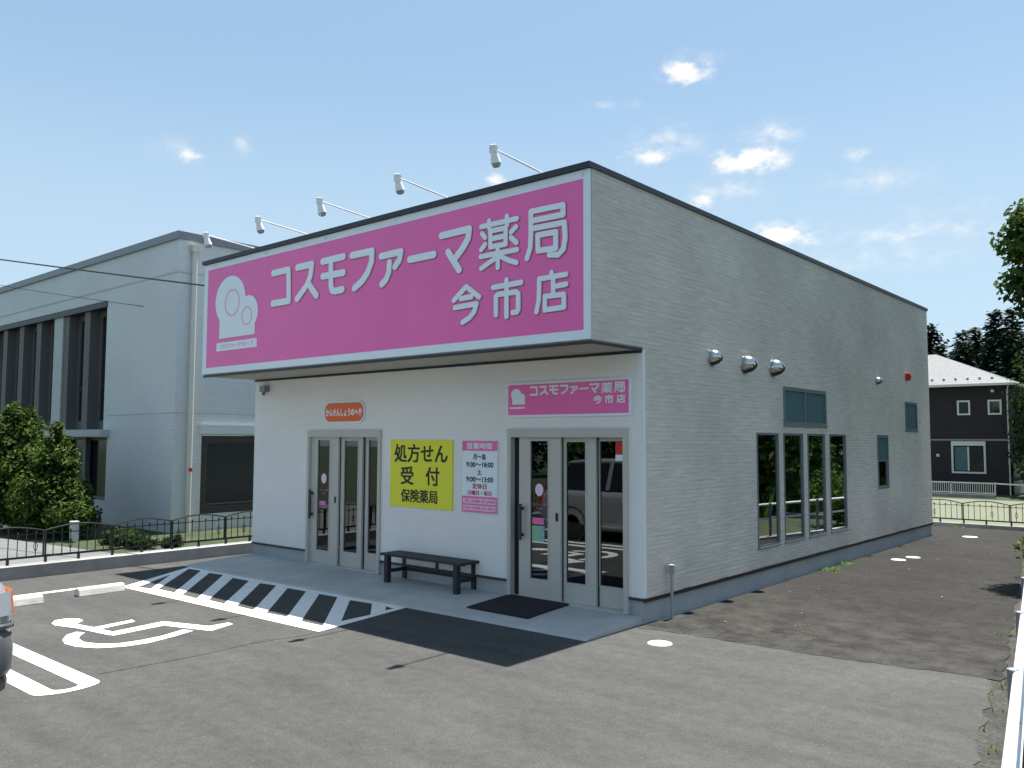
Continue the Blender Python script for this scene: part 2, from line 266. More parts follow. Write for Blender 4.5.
# ------------------------------------------------------------------ builders
ORG = {}
class MB:
    def __init__(s): s.v = []; s.f = []
    def add(s, vs, fs):
        k = len(s.v); s.v += [tuple(p) for p in vs]; s.f += [tuple(i+k for i in f) for f in fs]; return s
    def quad(s, *p): return s.add(p, [tuple(range(len(p)))])
    def box(s, x0, x1, y0, y1, z0, z1):
        return s.add([(x0,y0,z0),(x1,y0,z0),(x1,y1,z0),(x0,y1,z0),(x0,y0,z1),(x1,y0,z1),(x1,y1,z1),(x0,y1,z1)],
                     [(0,3,2,1),(4,5,6,7),(0,1,5,4),(1,2,6,5),(2,3,7,6),(3,0,4,7)])
    def hull8(s, lo, hi):       # two 4-point rings (counter-clockwise from above)
        return s.add(list(lo)+list(hi), [(0,3,2,1),(4,5,6,7),(0,1,5,4),(1,2,6,5),(2,3,7,6),(3,0,4,7)])
    def bar(s, a, b, wx, wy=None):  # rectangular bar from a to b
        a, b = Vector(a), Vector(b); wy = wy or wx; d = (b-a).normalized()
        up = Vector((0,0,1)) if abs(d.z) < .9 else Vector((0,1,0)); x = d.cross(up).normalized(); y = x.cross(d).normalized()
        q = [(-1,-1),(1,-1),(1,1),(-1,1)]
        return s.hull8([a+x*i*wx/2+y*j*wy/2 for i, j in q], [b+x*i*wx/2+y*j*wy/2 for i, j in q])
    def tube(s, pts, r, n=8, caps=True):
        pts = [Vector(p) for p in pts]; rs = r if isinstance(r, (list, tuple)) else [r]*len(pts); k = len(s.v)
        prev = None
        for i, p in enumerate(pts):
            d = (pts[min(i+1, len(pts)-1)]-pts[max(i-1, 0)]).normalized()
            if prev is None:
                up = Vector((0,0,1)) if abs(d.z) < .9 else Vector((1,0,0)); x = d.cross(up).normalized()
            else: x = (prev-d*prev.dot(d)).normalized()
            prev = x; y = d.cross(x)
            for j in range(n):
                a = 2*math.pi*j/n; s.v.append(tuple(p+(x*math.cos(a)+y*math.sin(a))*rs[i]))
        for i in range(len(pts)-1):
            for j in range(n):
                a = k+i*n+j; b = k+i*n+(j+1)%n; s.f.append((a, b, b+n, a+n))
        if caps:
            s.f.append(tuple(range(k+n-1, k-1, -1))); e = k+(len(pts)-1)*n; s.f.append(tuple(range(e, e+n)))
        return s
    def lathe(s, prof, origin, axis, n=16, cap=True):   # prof: (radius, distance along axis)
        o = Vector(origin); d = Vector(axis).normalized(); up = Vector((0,0,1)) if abs(d.z) < .9 else Vector((1,0,0)); x = d.cross(up).normalized(); y = d.cross(x); k = len(s.v)
        for r, h in prof:
            for j in range(n):
                a = 2*math.pi*j/n; s.v.append(tuple(o+d*h+(x*math.cos(a)+y*math.sin(a))*r))
        for i in range(len(prof)-1):
            for j in range(n):
                a = k+i*n+j; b = k+i*n+(j+1)%n; s.f.append((a, b, b+n, a+n))
        if cap:
            s.f.append(tuple(range(k+n-1, k-1, -1))); e = k+(len(prof)-1)*n; s.f.append(tuple(range(e, e+n)))
        return s
    def prism(s, poly, y0, y1, to=lambda u, v, h: (u, h, v)):    # polygon extruded
        n = len(poly); k = len(s.v)
        s.v += [to(u, v, y0) for u, v in poly]+[to(u, v, y1) for u, v in poly]
        s.f.append(tuple(k+i for i in range(n))); s.f.append(tuple(k+n+i for i in range(n-1, -1, -1)))
        for i in range(n): j = (i+1) % n; s.f.append((k+i, k+n+i, k+n+j, k+j))
        return s
    def ring(s, axis, u0, u1, z0, z1, wv, d0, d1, wt=None, wb=None):   # rectangular frame; axis 'x' = frame lies in XZ, 'y' = in YZ
        wt = wv if wt is None else wt; wb = wv if wb is None else wb
        for a, b, c, d in ((u0, u0+wv, z0, z1), (u1-wv, u1, z0, z1), (u0+wv, u1-wv, z1-wt, z1), (u0+wv, u1-wv, z0, z0+wb)):
            if axis == 'x': s.box(a, b, d0, d1, c, d)
            else: s.box(d0, d1, a, b, c, d)
        return s
    def build(s, name, m, parent=None, org=None, smooth=False, bevel=0, fix=True):
        me = bpy.data.meshes.new(name); o = bpy.data.objects.new(name, me); col.objects.link(o)
        L = ORG[parent.name] if parent else Vector(org) if org is not None else None
        if L is None:
            xs = list(zip(*s.v)); L = Vector(((min(xs[0])+max(xs[0]))/2, (min(xs[1])+max(xs[1]))/2, min(xs[2])))
        me.from_pydata([(a-L.x, b-L.y, c-L.z) for a, b, c in s.v], [], s.f)
        import bmesh
        if fix:
            bm = bmesh.new(); bm.from_mesh(me); bmesh.ops.recalc_face_normals(bm, faces=bm.faces)
            if bevel: bmesh.ops.bevel(bm, geom=bm.edges[:], offset=bevel, segments=2, affect='EDGES', clamp_overlap=True)
            bm.to_mesh(me); bm.free()
        if smooth:
            for p in me.polygons: p.use_smooth = True
        me.materials.append(MATS[m] if isinstance(m, str) else m)
        ORG[o.name] = L
        if parent: o.parent = parent
        else: o.location = L
        return o
def tag(o, label=None, cat=None, group=None, kind=None):
    if label: o['label'] = label
    if cat: o['category'] = cat
    if group: o['group'] = group
    if kind: o['kind'] = kind
    return o
def empty(name, loc, label=None, cat=None, group=None, kind=None):
    o = bpy.data.objects.new(name, None); col.objects.link(o); o.location = loc; o.empty_display_size = .3; ORG[o.name] = Vector(loc)
    return tag(o, label, cat, group, kind)
def each(name, m, parent, *boxes):    # several equal small pieces, one object each
    for b in boxes: MB().box(*b).build(name, m, parent)
def copy_tree(o, parent=None):
    c = o.copy(); col.objects.link(c); c.parent = parent; ORG[c.name] = ORG[o.name]
    for ch in list(o.children): copy_tree(ch, c)
    return c
def flat_fill(loops, conv):
    """Filled polygon (first loop outside, the others holes) -> verts, faces."""
    pts = []; edges = []
    for lp in loops:
        k = len(pts); n = len(lp); pts += [Vector((p[0], p[1])) for p in lp]; edges += [(k+i, k+(i+1) % n) for i in range(n)]
    v, e, f, *_ = mg.delaunay_2d_cdt(pts, edges, [], 2, 1e-6)
    return [conv(p.x, p.y) for p in v], [tuple(t) for t in f]
def in_poly(x, y, poly):
    c = False; n = len(poly)
    for i in range(n):
        x1, y1 = poly[i][:2]; x2, y2 = poly[(i+1) % n][:2]
        if (y1 > y) != (y2 > y) and x < (x2-x1)*(y-y1)/(y2-y1)+x1: c = not c
    return c
def sheet(loops, z):
    v, f = flat_fill(loops, lambda x, y: (x, y, z))
    if len(loops) > 1: f = [t for t in f if not any(in_poly(sum(v[i][0] for i in t)/len(t), sum(v[i][1] for i in t)/len(t), h) for h in loops[1:]) and in_poly(sum(v[i][0] for i in t)/len(t), sum(v[i][1] for i in t)/len(t), loops[0])]
    else: f = [t for t in f if in_poly(sum(v[i][0] for i in t)/len(t), sum(v[i][1] for i in t)/len(t), loops[0])]
    b = MB(); b.add(v, f); return b
def text_mesh(mb, string, x0, x1, z0, z1, y, bold=.0, thick=.002, space=1.0):
    """Writing fitted to a rectangle on a wall facing -Y, as real raised lettering; bold thickens it by overlaid copies."""
    cu = bpy.data.curves.new('lettering', 'FONT'); cu.body = string; cu.size = 1; cu.extrude = .02; cu.space_character = space; cu.resolution_u = 3
    ob = bpy.data.objects.new('lettering_source', cu); col.objects.link(ob)
    dg = bpy.context.evaluated_depsgraph_get(); ev = ob.evaluated_get(dg); me = bpy.data.meshes.new_from_object(ev)
    vs = [v.co.copy() for v in me.vertices]; fs = [tuple(p.vertices) for p in me.polygons]
    bpy.data.objects.remove(ob); bpy.data.curves.remove(cu); bpy.data.meshes.remove(me)
    if not vs: return
    ax, bx = min(v.x for v in vs), max(v.x for v in vs); ay, by = min(v.y for v in vs), max(v.y for v in vs)
    w_ = bold*(z1-z0)
    for k, (ox, oz) in enumerate(((-1,-.7),(1,-.7),(1,.7),(-1,.7),(0,0)) if bold else ((0,0),)):
        ox, oz = ox*w_, oz*w_; e = k*.00012
        mb.add([(x0+ox+(v.x-ax)/(bx-ax)*(x1-x0), y-e-thick*(.5+v.y*0+v.z/.04), z0+oz+(v.y-ay)/(by-ay)*(z1-z0)) for v in vs], fs)
def letter(mb, strokes, r, y0, y1):
    """The round-ended strokes of one letter merged into one raised outline (XZ plane, front at y0)."""
    polys = []
    for pts in strokes:
        P = [Vector(p) for p in pts]
        for i, p in enumerate(P):
            if r: polys.append([(p.x+r*math.cos(a*math.pi/8+.013*i+.1), p.y+r*math.sin(a*math.pi/8+.013*i+.1)) for a in range(16)])
        for i in range(len(P)-1):
            d = (P[i+1]-P[i]).normalized(); n = Vector((-d.y, d.x))*r*.998
            polys.append([tuple(P[i]-n), tuple(P[i+1]-n), tuple(P[i+1]+n), tuple(P[i]+n)])
    pts = []; edges = []
    for q in polys:
        k = len(pts); pts += [Vector(c) for c in q]; edges += [(k+i, k+(i+1) % len(q)) for i in range(len(q))]
    v, e, f, *_ = mg.delaunay_2d_cdt(pts, edges, [], 0, 1e-5)
    keep = []
    for t in f:
        cx = sum(v[i].x for i in t)/3; cy = sum(v[i].y for i in t)/3
        if any(in_poly(cx, cy, q) for q in polys): keep.append(tuple(t))
    cnt = {}
    for t in keep:
        for i in range(len(t)): cnt[(t[i], t[(i+1) % len(t)])] = 1
    k = len(mb.v); n = len(v)
    mb.v += [(p.x, y0, p.y) for p in v]+[(p.x, y1, p.y) for p in v]
    mb.f += [tuple(k+i for i in t) for t in keep]
    for (i, j) in cnt:
        if (j, i) not in cnt: mb.f.append((k+i, k+n+i, k+n+j, k+j))

SIGN=[[0.05,[[[-5.819,4.548],[-5.427,4.55],[-5.404,4.084],[-5.811,4.085]]]],[0.05,[[[-5.202,4.552],[-4.852,4.556],[-4.884,4.39],[-4.964,4.264],[-5.196,4.09]],[[-4.927,4.282],[-4.736,4.091]]]],[0.048,[[[-4.6,4.558],[-4.134,4.564]],[[-4.593,4.345],[-4.128,4.34]],[[-4.412,4.543],[-4.401,4.177],[-4.364,4.116],[-4.294,4.101],[-4.147,4.109]]]],[0.048,[[[-3.947,4.552],[-3.529,4.552],[-3.533,4.411],[-3.611,4.274],[-3.722,4.172],[-3.885,4.095]]]],[0.045,[[[-3.337,4.455],[-2.955,4.46],[-2.983,4.356],[-3.067,4.28]],[[-3.172,4.351],[-3.185,4.219],[-3.237,4.133],[-3.321,4.081]]]],[0.046,[[[-2.782,4.334],[-2.348,4.337]]]],[0.044,[[[-2.214,4.551],[-1.744,4.559],[-1.762,4.447],[-1.845,4.346],[-1.949,4.256]],[[-2.096,4.33],[-1.908,4.089]]]],[0.03,[[[-1.549,4.552],[-0.999,4.556]],[[-1.425,4.601],[-1.417,4.513]],[[-1.149,4.611],[-1.145,4.508]],[[-1.404,4.478],[-1.403,4.289],[-1.166,4.288],[-1.167,4.477],[-1.404,4.478]],[[-1.404,4.383],[-1.167,4.384]],[[-1.533,4.468],[-1.486,4.414]],[[-1.485,4.332],[-1.547,4.278]],[[-1.013,4.463],[-1.086,4.413]],[[-1.085,4.351],[-1.005,4.282]],[[-1.554,4.197],[-0.997,4.199]],[[-1.289,4.274],[-1.284,4.034]],[[-1.308,4.151],[-1.545,4.057]],[[-1.248,4.16],[-1.113,4.09],[-1.004,4.052]]]],[0.032,[[[-0.792,4.6],[-0.343,4.593],[-0.343,4.488],[-0.781,4.493]],[[-0.792,4.6],[-0.792,4.345],[-0.801,4.192],[-0.848,4.077]],[[-0.781,4.404],[-0.324,4.397],[-0.314,4.226],[-0.337,4.112],[-0.41,4.056],[-0.531,4.074]],[[-0.694,4.316],[-0.443,4.313],[-0.443,4.133],[-0.689,4.142],[-0.694,4.316]]]],[0.032,[[[-1.993,3.726],[-1.786,3.868],[-1.575,3.723]],[[-1.875,3.735],[-1.702,3.739]],[[-1.972,3.635],[-1.619,3.646],[-1.649,3.564],[-1.725,3.492],[-1.84,3.446]]]],[0.031,[[[-1.151,3.87],[-1.149,3.452]],[[-1.354,3.808],[-0.935,3.817]],[[-1.31,3.485],[-1.311,3.698],[-1.281,3.718],[-1.01,3.717],[-0.975,3.693],[-0.975,3.515],[-0.997,3.486],[-1.055,3.487]]]],[0.029,[[[-0.499,3.874],[-0.495,3.826]],[[-0.668,3.822],[-0.302,3.829]],[[-0.67,3.822],[-0.678,3.588],[-0.711,3.461]],[[-0.477,3.798],[-0.477,3.618]],[[-0.472,3.716],[-0.302,3.721]],[[-0.593,3.62],[-0.333,3.614],[-0.331,3.475],[-0.593,3.471],[-0.593,3.62]]]]]
HATCH=[[[-6.675,-2.766],[-7.70,-1.222],[-2.683,-1.085],[-2.413,-2.607]],[[-6.50,-2.62],[-6.24,-2.565],[-7.20,-1.79]],[[-6.147,-2.508],[-5.734,-2.493],[-7.20,-1.30],[-7.52,-1.325]],[[-5.496,-2.507],[-5.126,-2.505],[-6.57,-1.288],[-6.902,-1.325]],[[-4.906,-2.467],[-4.552,-2.458],[-5.818,-1.32],[-6.221,-1.336]],[[-4.303,-2.434],[-3.932,-2.436],[-5.19,-1.282],[-5.525,-1.324]],[[-3.667,-2.428],[-3.306,-2.392],[-4.5,-1.275],[-4.894,-1.297]],[[-2.988,-2.423],[-2.611,-2.407],[-3.847,-1.256],[-4.209,-1.275]],[[-2.651,-2.124],[-2.675,-1.68],[-3.18,-1.236],[-3.567,-1.273]],[[-2.754,-1.388],[-2.741,-1.26],[-2.908,-1.241]]]
ISA_A=[[-4.951,-4.32],[-5.091,-4.235],[-5.101,-4.136],[-5.001,-4.011],[-4.851,-4.022],[-4.721,-4.151],[-4.409,-4.092],[-4.483,-3.641],[-4.363,-3.66],[-4.271,-4.084],[-4.049,-4.047],[-4.137,-3.459],[-4.082,-3.428],[-3.532,-3.231],[-3.538,-2.998],[-3.43,-3.006],[-3.309,-3.328],[-3.339,-3.355],[-3.928,-3.549],[-3.865,-4.116],[-3.937,-4.149],[-4.514,-4.234],[-4.832,-4.333]]
ISA_B=[[-4.221,-4.262],[-4.327,-4.309],[-4.258,-4.433],[-4.058,-4.553],[-3.872,-4.601],[-3.659,-4.578],[-3.459,-4.468],[-3.324,-4.282],[-3.279,-4.049],[-3.36,-3.714],[-3.457,-3.459],[-3.587,-3.51],[-3.48,-3.79],[-3.453,-4.017],[-3.487,-4.233],[-3.617,-4.376],[-3.807,-4.445],[-3.99,-4.42],[-4.118,-4.355]]

# ------------------------------------------------------------------ the ground
S = 'structure'
g = MB()
g.quad((-300,-150,-.03),(300,-150,-.03),(300,14.62,-.03),(-300,14.62,-.03)); g.quad((-300,14.62,-.03),(300,14.62,-.03),(300,15.2,-.8),(-300,15.2,-.8)); g.quad((-300,15.2,-.8),(300,15.2,-.8),(300,600,-.8),(-300,600,-.8))
tag(g.build('ground', 'soil', org=(0,0,-.03)), kind=S)
def xr(y): return 4.04-.148*(y+2.525)          # line of the guardrail
random.seed(5)
def ragged(y0, y1, n, off, amp): return [(xr(y)-off+random.uniform(-amp, amp), y) for y in [y0+(y1-y0)*i/n for i in range(n+1)]]
def joint(x): return -.19+.33*(x/3.6)
_j = [(x, joint(x)+random.uniform(-.022,.022)+.03*math.sin(x*2.3)) for x in [3.35-.09*i for i in range(37)]]+[(.02,-.19)]
lot = [(-8.42,-40),(6.5,-40),(6.5,-9.5)]+ragged(-8, .1, 70, .24, .03)+_j+[(.02,.3),(-7.88,.3),(-7.88,14.25),(-8.42,14.25)]
car_park = tag(sheet([lot], 0).build('car_park', 'asphalt', org=(0,-5,0)), kind=S)
pth = _j[::-1]+ragged(.14, 14.2, 90, .16, .03)+[(-7.87,14.25),(-7.87,11.7),(.02,11.7)]
tag(sheet([pth], .0025).build('path', 'old_asphalt', org=(1,6,0)), kind=S)
vg = ragged(-8, 14.2, 30, .55, .03)+[(xr(14.2)+.2,14.2),(xr(-8)+.2,-8)]
tag(sheet([vg], -.006).build('verge', 'verge', org=(3.6,0,0)), kind=S)
# painted markings, parts of the car park
ht = HATCH
sheet(ht, .004).build('hatched_marking', 'paint', car_park)
sheet([ISA_A], .004).build('wheelchair_symbol', 'paint', car_park); sheet([ISA_B], .004).build('wheelchair_symbol', 'paint', car_park)
def uline(yc0, yc1, xe, x0, wd=.14):
    yc = (yc0+yc1)/2; ro = (yc1-yc0)/2+wd/2; ri = ro-wd; out = [(x0, yc+ro)]; inn = []
    for i in range(13):
        a = math.pi/2-math.pi*i/12; sx = .55
        out.append((xe-ro*sx+ro*sx*math.cos(a), yc+ro*math.sin(a))); inn.append((xe-ro*sx+(ri*sx+.02)*math.cos(a)-.02, yc+ri*math.sin(a)))
    out.append((x0, yc-ro)); inn = [(x0, yc+ri)]+inn+[(x0, yc-ri)]
    return out+inn[::-1]
for k in range(4):
    sheet([uline(-5.385-2.9*k, -5.015-2.9*k, -2.17, -6.95, .165)], .004).build('bay_line', 'paint', car_park)
sheet([[(-7.05,-40),(-6.93,-40),(-6.93,-2.72),(-7.05,-2.66)]], .0045).build('bay_line', 'paint', car_park)
# worn seam lines in the asphalt
sm = MB()
for pl in ([(-2.52,-4.85),(-2.46,-3.9),(-2.5,-3.3),(-2.38,-2.7)],):
    for a, b in zip(pl, pl[1:]):
        d = (Vector(b)-Vector(a)).normalized(); n = Vector((-d.y, d.x))*.008; A, B = Vector(a), Vector(b)
        sm.quad((A.x+n.x,A.y+n.y,.0025),(A.x-n.x,A.y-n.y,.0025),(B.x-n.x,B.y-n.y,.0025),(B.x+n.x,B.y+n.y,.0025))
sm.build('seam', 'seam', car_park)
# porch slab: level strip at the wall falling to the asphalt
pr = MB()
prof = [(.30,-.05),(.30,.085),(0,.083),(-.55,.055),(-1.0,.022),(-1.06,.002),(-1.06,-.05)]
ys = len(prof); pr.add([(-7.86,y*(1.15 if y < 0 else 1),z) for i,(y,z) in enumerate(prof)]+[(-.03,y,z) for y,z in prof], [tuple(range(ys)), tuple(range(2*ys-1, ys-1, -1))]+[(i,i+ys,i+1+ys,i+1) for i in range(ys-1)])
tag(pr.build('porch', 'concrete', org=(-4,-.5,0)), kind=S)
tag(sheet([[(-16.5,-2.2),(-14.08,-1.87),(-11.85,-1.58),(-10.2,-1.38),(-9.3,-1.2),(-8.75,-1.6),(-8.75,-4.2),(-16.5,-9)]], .02).build('garden_path', 'pale_path', org=(-11,-2,0)), kind=S)
tag(sheet([[(-40,15.3),(40,15.3),(30,37.8),(-40,37.8)]], -.77).build('gravel_field', 'gravel', org=(0,26,-.77)), kind=S)

# ------------------------------------------------------------------ pharmacy building
W, LN, H, ZS, PJ = 7.85, 11.88, 4.99, 3.10, .98
B = empty('pharmacy_building', (-W/2, 0, 0), 'white flat roofed pharmacy with pink signboard box over two grey doors', 'building')
def wall(mb, axis, face, inner, u0, u1, z0, z1, holes, back=True):   # back False: a thin skin without its own ends
    us = sorted({u0, u1, *[h[0] for h in holes], *[h[1] for h in holes]}); zs = sorted({z0, z1, *[h[2] for h in holes], *[h[3] for h in holes]})
    P = (lambda u, d, z: (u, d, z)) if axis == 'x' else (lambda u, d, z: (d, u, z))
    for i in range(len(us)-1):
        for j in range(len(zs)-1):
            cu, cz = (us[i]+us[i+1])/2, (zs[j]+zs[j+1])/2
            if any(h[0] < cu < h[1] and h[2] < cz < h[3] for h in holes): continue
            for d in ((face, inner) if back else (face,)): mb.quad(P(us[i],d,zs[j]),P(us[i+1],d,zs[j]),P(us[i+1],d,zs[j+1]),P(us[i],d,zs[j+1]))
    for h in holes+([(u0,u1,z0,z1)] if back else []):
        mb.quad(P(h[0],face,h[2]),P(h[0],inner,h[2]),P(h[0],inner,h[3]),P(h[0],face,h[3])); mb.quad(P(h[1],face,h[2]),P(h[1],inner,h[2]),P(h[1],inner,h[3]),P(h[1],face,h[3]))
        mb.quad(P(h[0],face,h[3]),P(h[0],inner,h[3]),P(h[1],inner,h[3]),P(h[1],face,h[3]))
        if h[2] > z0: mb.quad(P(h[0],face,h[2]),P(h[0],inner,h[2]),P(h[1],inner,h[2]),P(h[1],face,h[2]))
DR = (-2.0, -.19); DL = (-6.28, -4.48); ZD0, ZD1 = .088, 2.19
mb = MB(); wall(mb, 'x', 0, .15, -W, 0, .285, ZS, [(DR[0],DR[1],.285,ZD1),(DL[0],DL[1],.285,ZD1)])
mb.build('plaster_wall', 'white_siding', B, fix=False)
TALL = [(2.98,3.735),(3.905,4.655),(4.83,5.575),(5.775,6.55)]
WZ = (.56, 2.165)
holes = [(a,b,*WZ) for a,b in TALL]+[(3.93,5.67,2.285,2.865),(8.225,8.885,1.155,2.168),(10.05,10.91,2.265,2.86)]
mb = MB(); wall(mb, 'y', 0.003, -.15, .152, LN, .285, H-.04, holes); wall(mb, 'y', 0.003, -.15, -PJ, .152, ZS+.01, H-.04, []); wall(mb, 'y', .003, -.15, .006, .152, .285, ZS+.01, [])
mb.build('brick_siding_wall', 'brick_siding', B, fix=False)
mb = MB(); mb.box(-W,-.16,LN-.15,LN,.0,H-.04); mb.box(-W,-W+.15,.155,LN-.155,0,H-.04); mb.build('plaster_wall', 'white_siding', B)
mb = MB(); mb.box(-W,-.155,-PJ,-PJ+.12,ZS+.01,H-.04); mb.box(-W,-W+.12,-PJ+.122,.15,ZS+.01,H-.04); mb.build('sign_box', 'sign_white', B)
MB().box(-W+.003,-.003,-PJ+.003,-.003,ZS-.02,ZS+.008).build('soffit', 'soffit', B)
each('drip_trim', 'dark_trim', B, (-W-.004,.012,-PJ-.012,-PJ+.03,ZS-.035,ZS-.005), (-.03,.010,-PJ+.032,-.002,ZS-.033,ZS-.005), (-W,0,-.022,-.003,ZS-.055,ZS-.022))
MB().box(-W+.13,-.153,-PJ+.122,LN-.152,4.55,4.62).build('roof', 'kerb_concrete', B)
mb = MB(); mb.box(-W-.02,.025,-PJ-.075,-PJ+.14,H-.05,H+.01); mb.box(-.14,.025,-PJ+.142,LN+.02,H-.05,H+.01); mb.box(-W-.02,-W+.14,-PJ+.142,LN+.02,H-.05,H+.01); mb.box(-W+.142,-.142,LN-.14,LN+.02,H-.05,H+.01)
mb.build('parapet_cap', 'dark_trim', B)
mb = MB()
for a, b in ((-W+.02, DL[0]), (DL[1], DR[0]), (DR[1], -.02)): mb.box(a,b,.02,.148,-.05,.25)
mb.box(-.15,-.02,.15,LN-.02,-.05,.25); mb.box(DL[0],DL[1],.10,.14,-.05,.08); mb.box(DR[0],DR[1],.10,.14,-.05,.08)
mb.build('foundation', 'foundation', B)
each('drip_trim', 'dark_trim', B, *[(a,b,.003,.10,.252,.283) for a, b in ((-W, DL[0]), (DL[1], DR[0]), (DR[1], .0))], (-.10,-.004,.102,LN,.252,.283))
each('drip_trim', 'brown_trim', B, (.0,.016,.02,LN,.268,.286), (.0,.012,.02,LN,.236,.254), *[(a,b,-.014,.001,.262,.286) for a, b in ((-W, DL[0]), (DL[1], DR[0]), (DR[1], .012))])
mb = MB(); mb.box(-.075,.010,-.008,.005,.29,ZS-.06); mb.box(.0035,.010,.006,.05,.29,ZS-.02); mb.build('corner_trim', 'white_metal', B)
# dim room behind the glass
mb = MB(); x0,x1,y0,y1,z0,z1 = -W+.2,-.2,.35,LN-.2,.09,2.95
mb.quad((x0,y0,z0),(x1,y0,z0),(x1,y1,z0),(x0,y1,z0)); mb.quad((x0,y0,z1),(x1,y0,z1),(x1,y1,z1),(x0,y1,z1)); mb.quad((x0,y1,z0),(x1,y1,z0),(x1,y1,z1),(x0,y1,z1)); mb.quad((x0,y0,z0),(x0,y1,z0),(x0,y1,z1),(x0,y0,z1)); mb.quad((-4.2,.36,z0),(-4.2,y1,z0),(-4.2,y1,z1),(-4.2,.36,z1))
mb.build('room', 'interior', B, fix=False)
mb = MB(); mb.box(-3.9,-1.2,4.2,4.9,.095,1.05); mb.build('counter', 'interior_furniture', B)
MB().box(-4.1,-3.7,5.5,9.5,.095,1.9).build('shelf', 'interior_furniture', B)
MB().box(-2.6,-1.5,1.9,2.4,.095,.5).build('sofa', 'interior_furniture', B)

def leaf_door(parent, x0, x1, gx0, gx1, gz0, gz1, y, z0, z1):
    f = MB(); f.box(x0,gx0,y,y+.035,z0,z1); f.box(gx1,x1,y,y+.035,z0,z1); f.box(gx0,gx1,y,y+.035,gz1,z1); f.box(gx0,gx1,y,y+.035,z0,gz0)
    f.ring('x', gx0-.012, gx1+.012, gz0-.012, gz1+.012, .014, y-.006, y-.001)
    o = f.build('door_leaf', 'champagne', parent)
    MB().box(gx0,gx1,y+.014,y+.019,gz0,gz1).build('pane', 'glass', parent)
def door(fr, leaves, handle, keyx, label=None, gap=None):
    x0, x1 = fr
    f = MB(); f.box(x0,x0+.055,-.03,.149,ZD0,ZD1); f.box(x1-.06,x1,-.03,.149,ZD0,ZD1); f.box(x0+.055,x1-.06,-.03,.149,ZD1-.105,ZD1); f.box(x0+.055,x1-.06,-.012,.14,ZD0-.01,ZD0+.012)
    d = f.build('door', 'champagne', B)
    for i, (a,b,ga,gb,za,zb) in enumerate(leaves): leaf_door(d, a,b,ga,gb,za,zb,(.02,.062,.104)[i],ZD0+.014,ZD1-.106)
    s = MB()
    for (a, b) in [(leaves[0][1],leaves[1][0]),(leaves[1][1],leaves[2][0])]: s.box(a-.01,b+.01,.098,.102,ZD0+.014,ZD1-.106)
    if gap: s.box(gap[0],gap[1],.06,.066,ZD0+.014,ZD1-.106)
    s.build('shadow_gap', 'rubber', d)
    h = MB(); h.box(handle-.021,handle+.021,-.052,-.03,.80,1.25); h.box(handle-.012,handle+.012,-.031,.019,.84,.88); h.box(handle-.012,handle+.012,-.031,.019,1.17,1.21); h.build('handle', 'dark_handle', d)
    k = MB(); k.box(keyx-.016,keyx+.016,.010,.019,1.06,1.16); k.build('lock', 'rubber', d)
    return d
dR = door(DR, [(-1.84,-1.18,-1.655,-1.372,.335,2.04),(-1.165,-.685,-1.125,-.835,.335,2.03),(-.677,-.25,-.660,-.256,.345,2.04)], -1.775, -1.235, gap=(-1.945,-1.84))
dL = door(DL, [(-6.225,-5.53,-6.055,-5.745,.305,2.04),(-5.515,-5.0,-5.43,-5.10,.325,2.03),(-4.985,-4.54,-4.90,-4.55,.345,2.04)], -6.165, -5.59)

def sticker(parent, name, m, x0, x1, z0, z1, y): return MB().box(x0,x1,y-.002,y,z0,z1).build(name, m, parent)
YG = .034
def round_patch(mb, cx, cz, rx, rz, y0, y1, n=24): mb.prism([(cx+rx*math.cos(2*math.pi*i/n), cz+rz*math.sin(2*math.pi*i/n)) for i in range(n)], y0, y1)
mat('pane_pink', (.75,.30,.52), .5)
for d, cx in ((dR, -1.52), (dL, -5.90)):
    p = MB(); round_patch(p, cx, 1.43, .064, .078, .029, .032); p.build('door_sticker', 'pane_pale', d)
    t = MB(); text_mesh(t, 'コスモファーマ薬局', cx-.115, cx+.115, 1.235, 1.262, .033); t.build('door_lettering', 'sign_pink', d)
    t = MB(); text_mesh(t, '今市店', cx-.045, cx+.045, 1.185, 1.213, .033); t.build('door_lettering', 'sign_pink', d)
sticker(dR, 'door_sticker', 'sign_pink', -1.63, -1.45, 1.005, 1.085, .033)
t = MB(); text_mesh(t, '入口', -1.59, -1.49, 1.018, 1.072, .0335, .03); t.build('door_lettering', 'letter_white', dR)
sticker(dR, 'door_poster', 'blue_print', -1.635, -1.44, .79, .985, .033)
sticker(dL, 'door_sticker', 'sign_pink', -6.01, -5.85, 1.01, 1.075, .033)
t = MB(); text_mesh(t, '入口', -5.98, -5.88, 1.02, 1.065, .0335, .03); t.build('door_lettering', 'letter_white', dL)
sticker(dR, 'door_sticker', 'red', -.44, -.30, 1.885, 2.03, .115); sticker(dR, 'door_sticker', 'letter_white', -.44, -.30, 1.81, 1.882, .115)

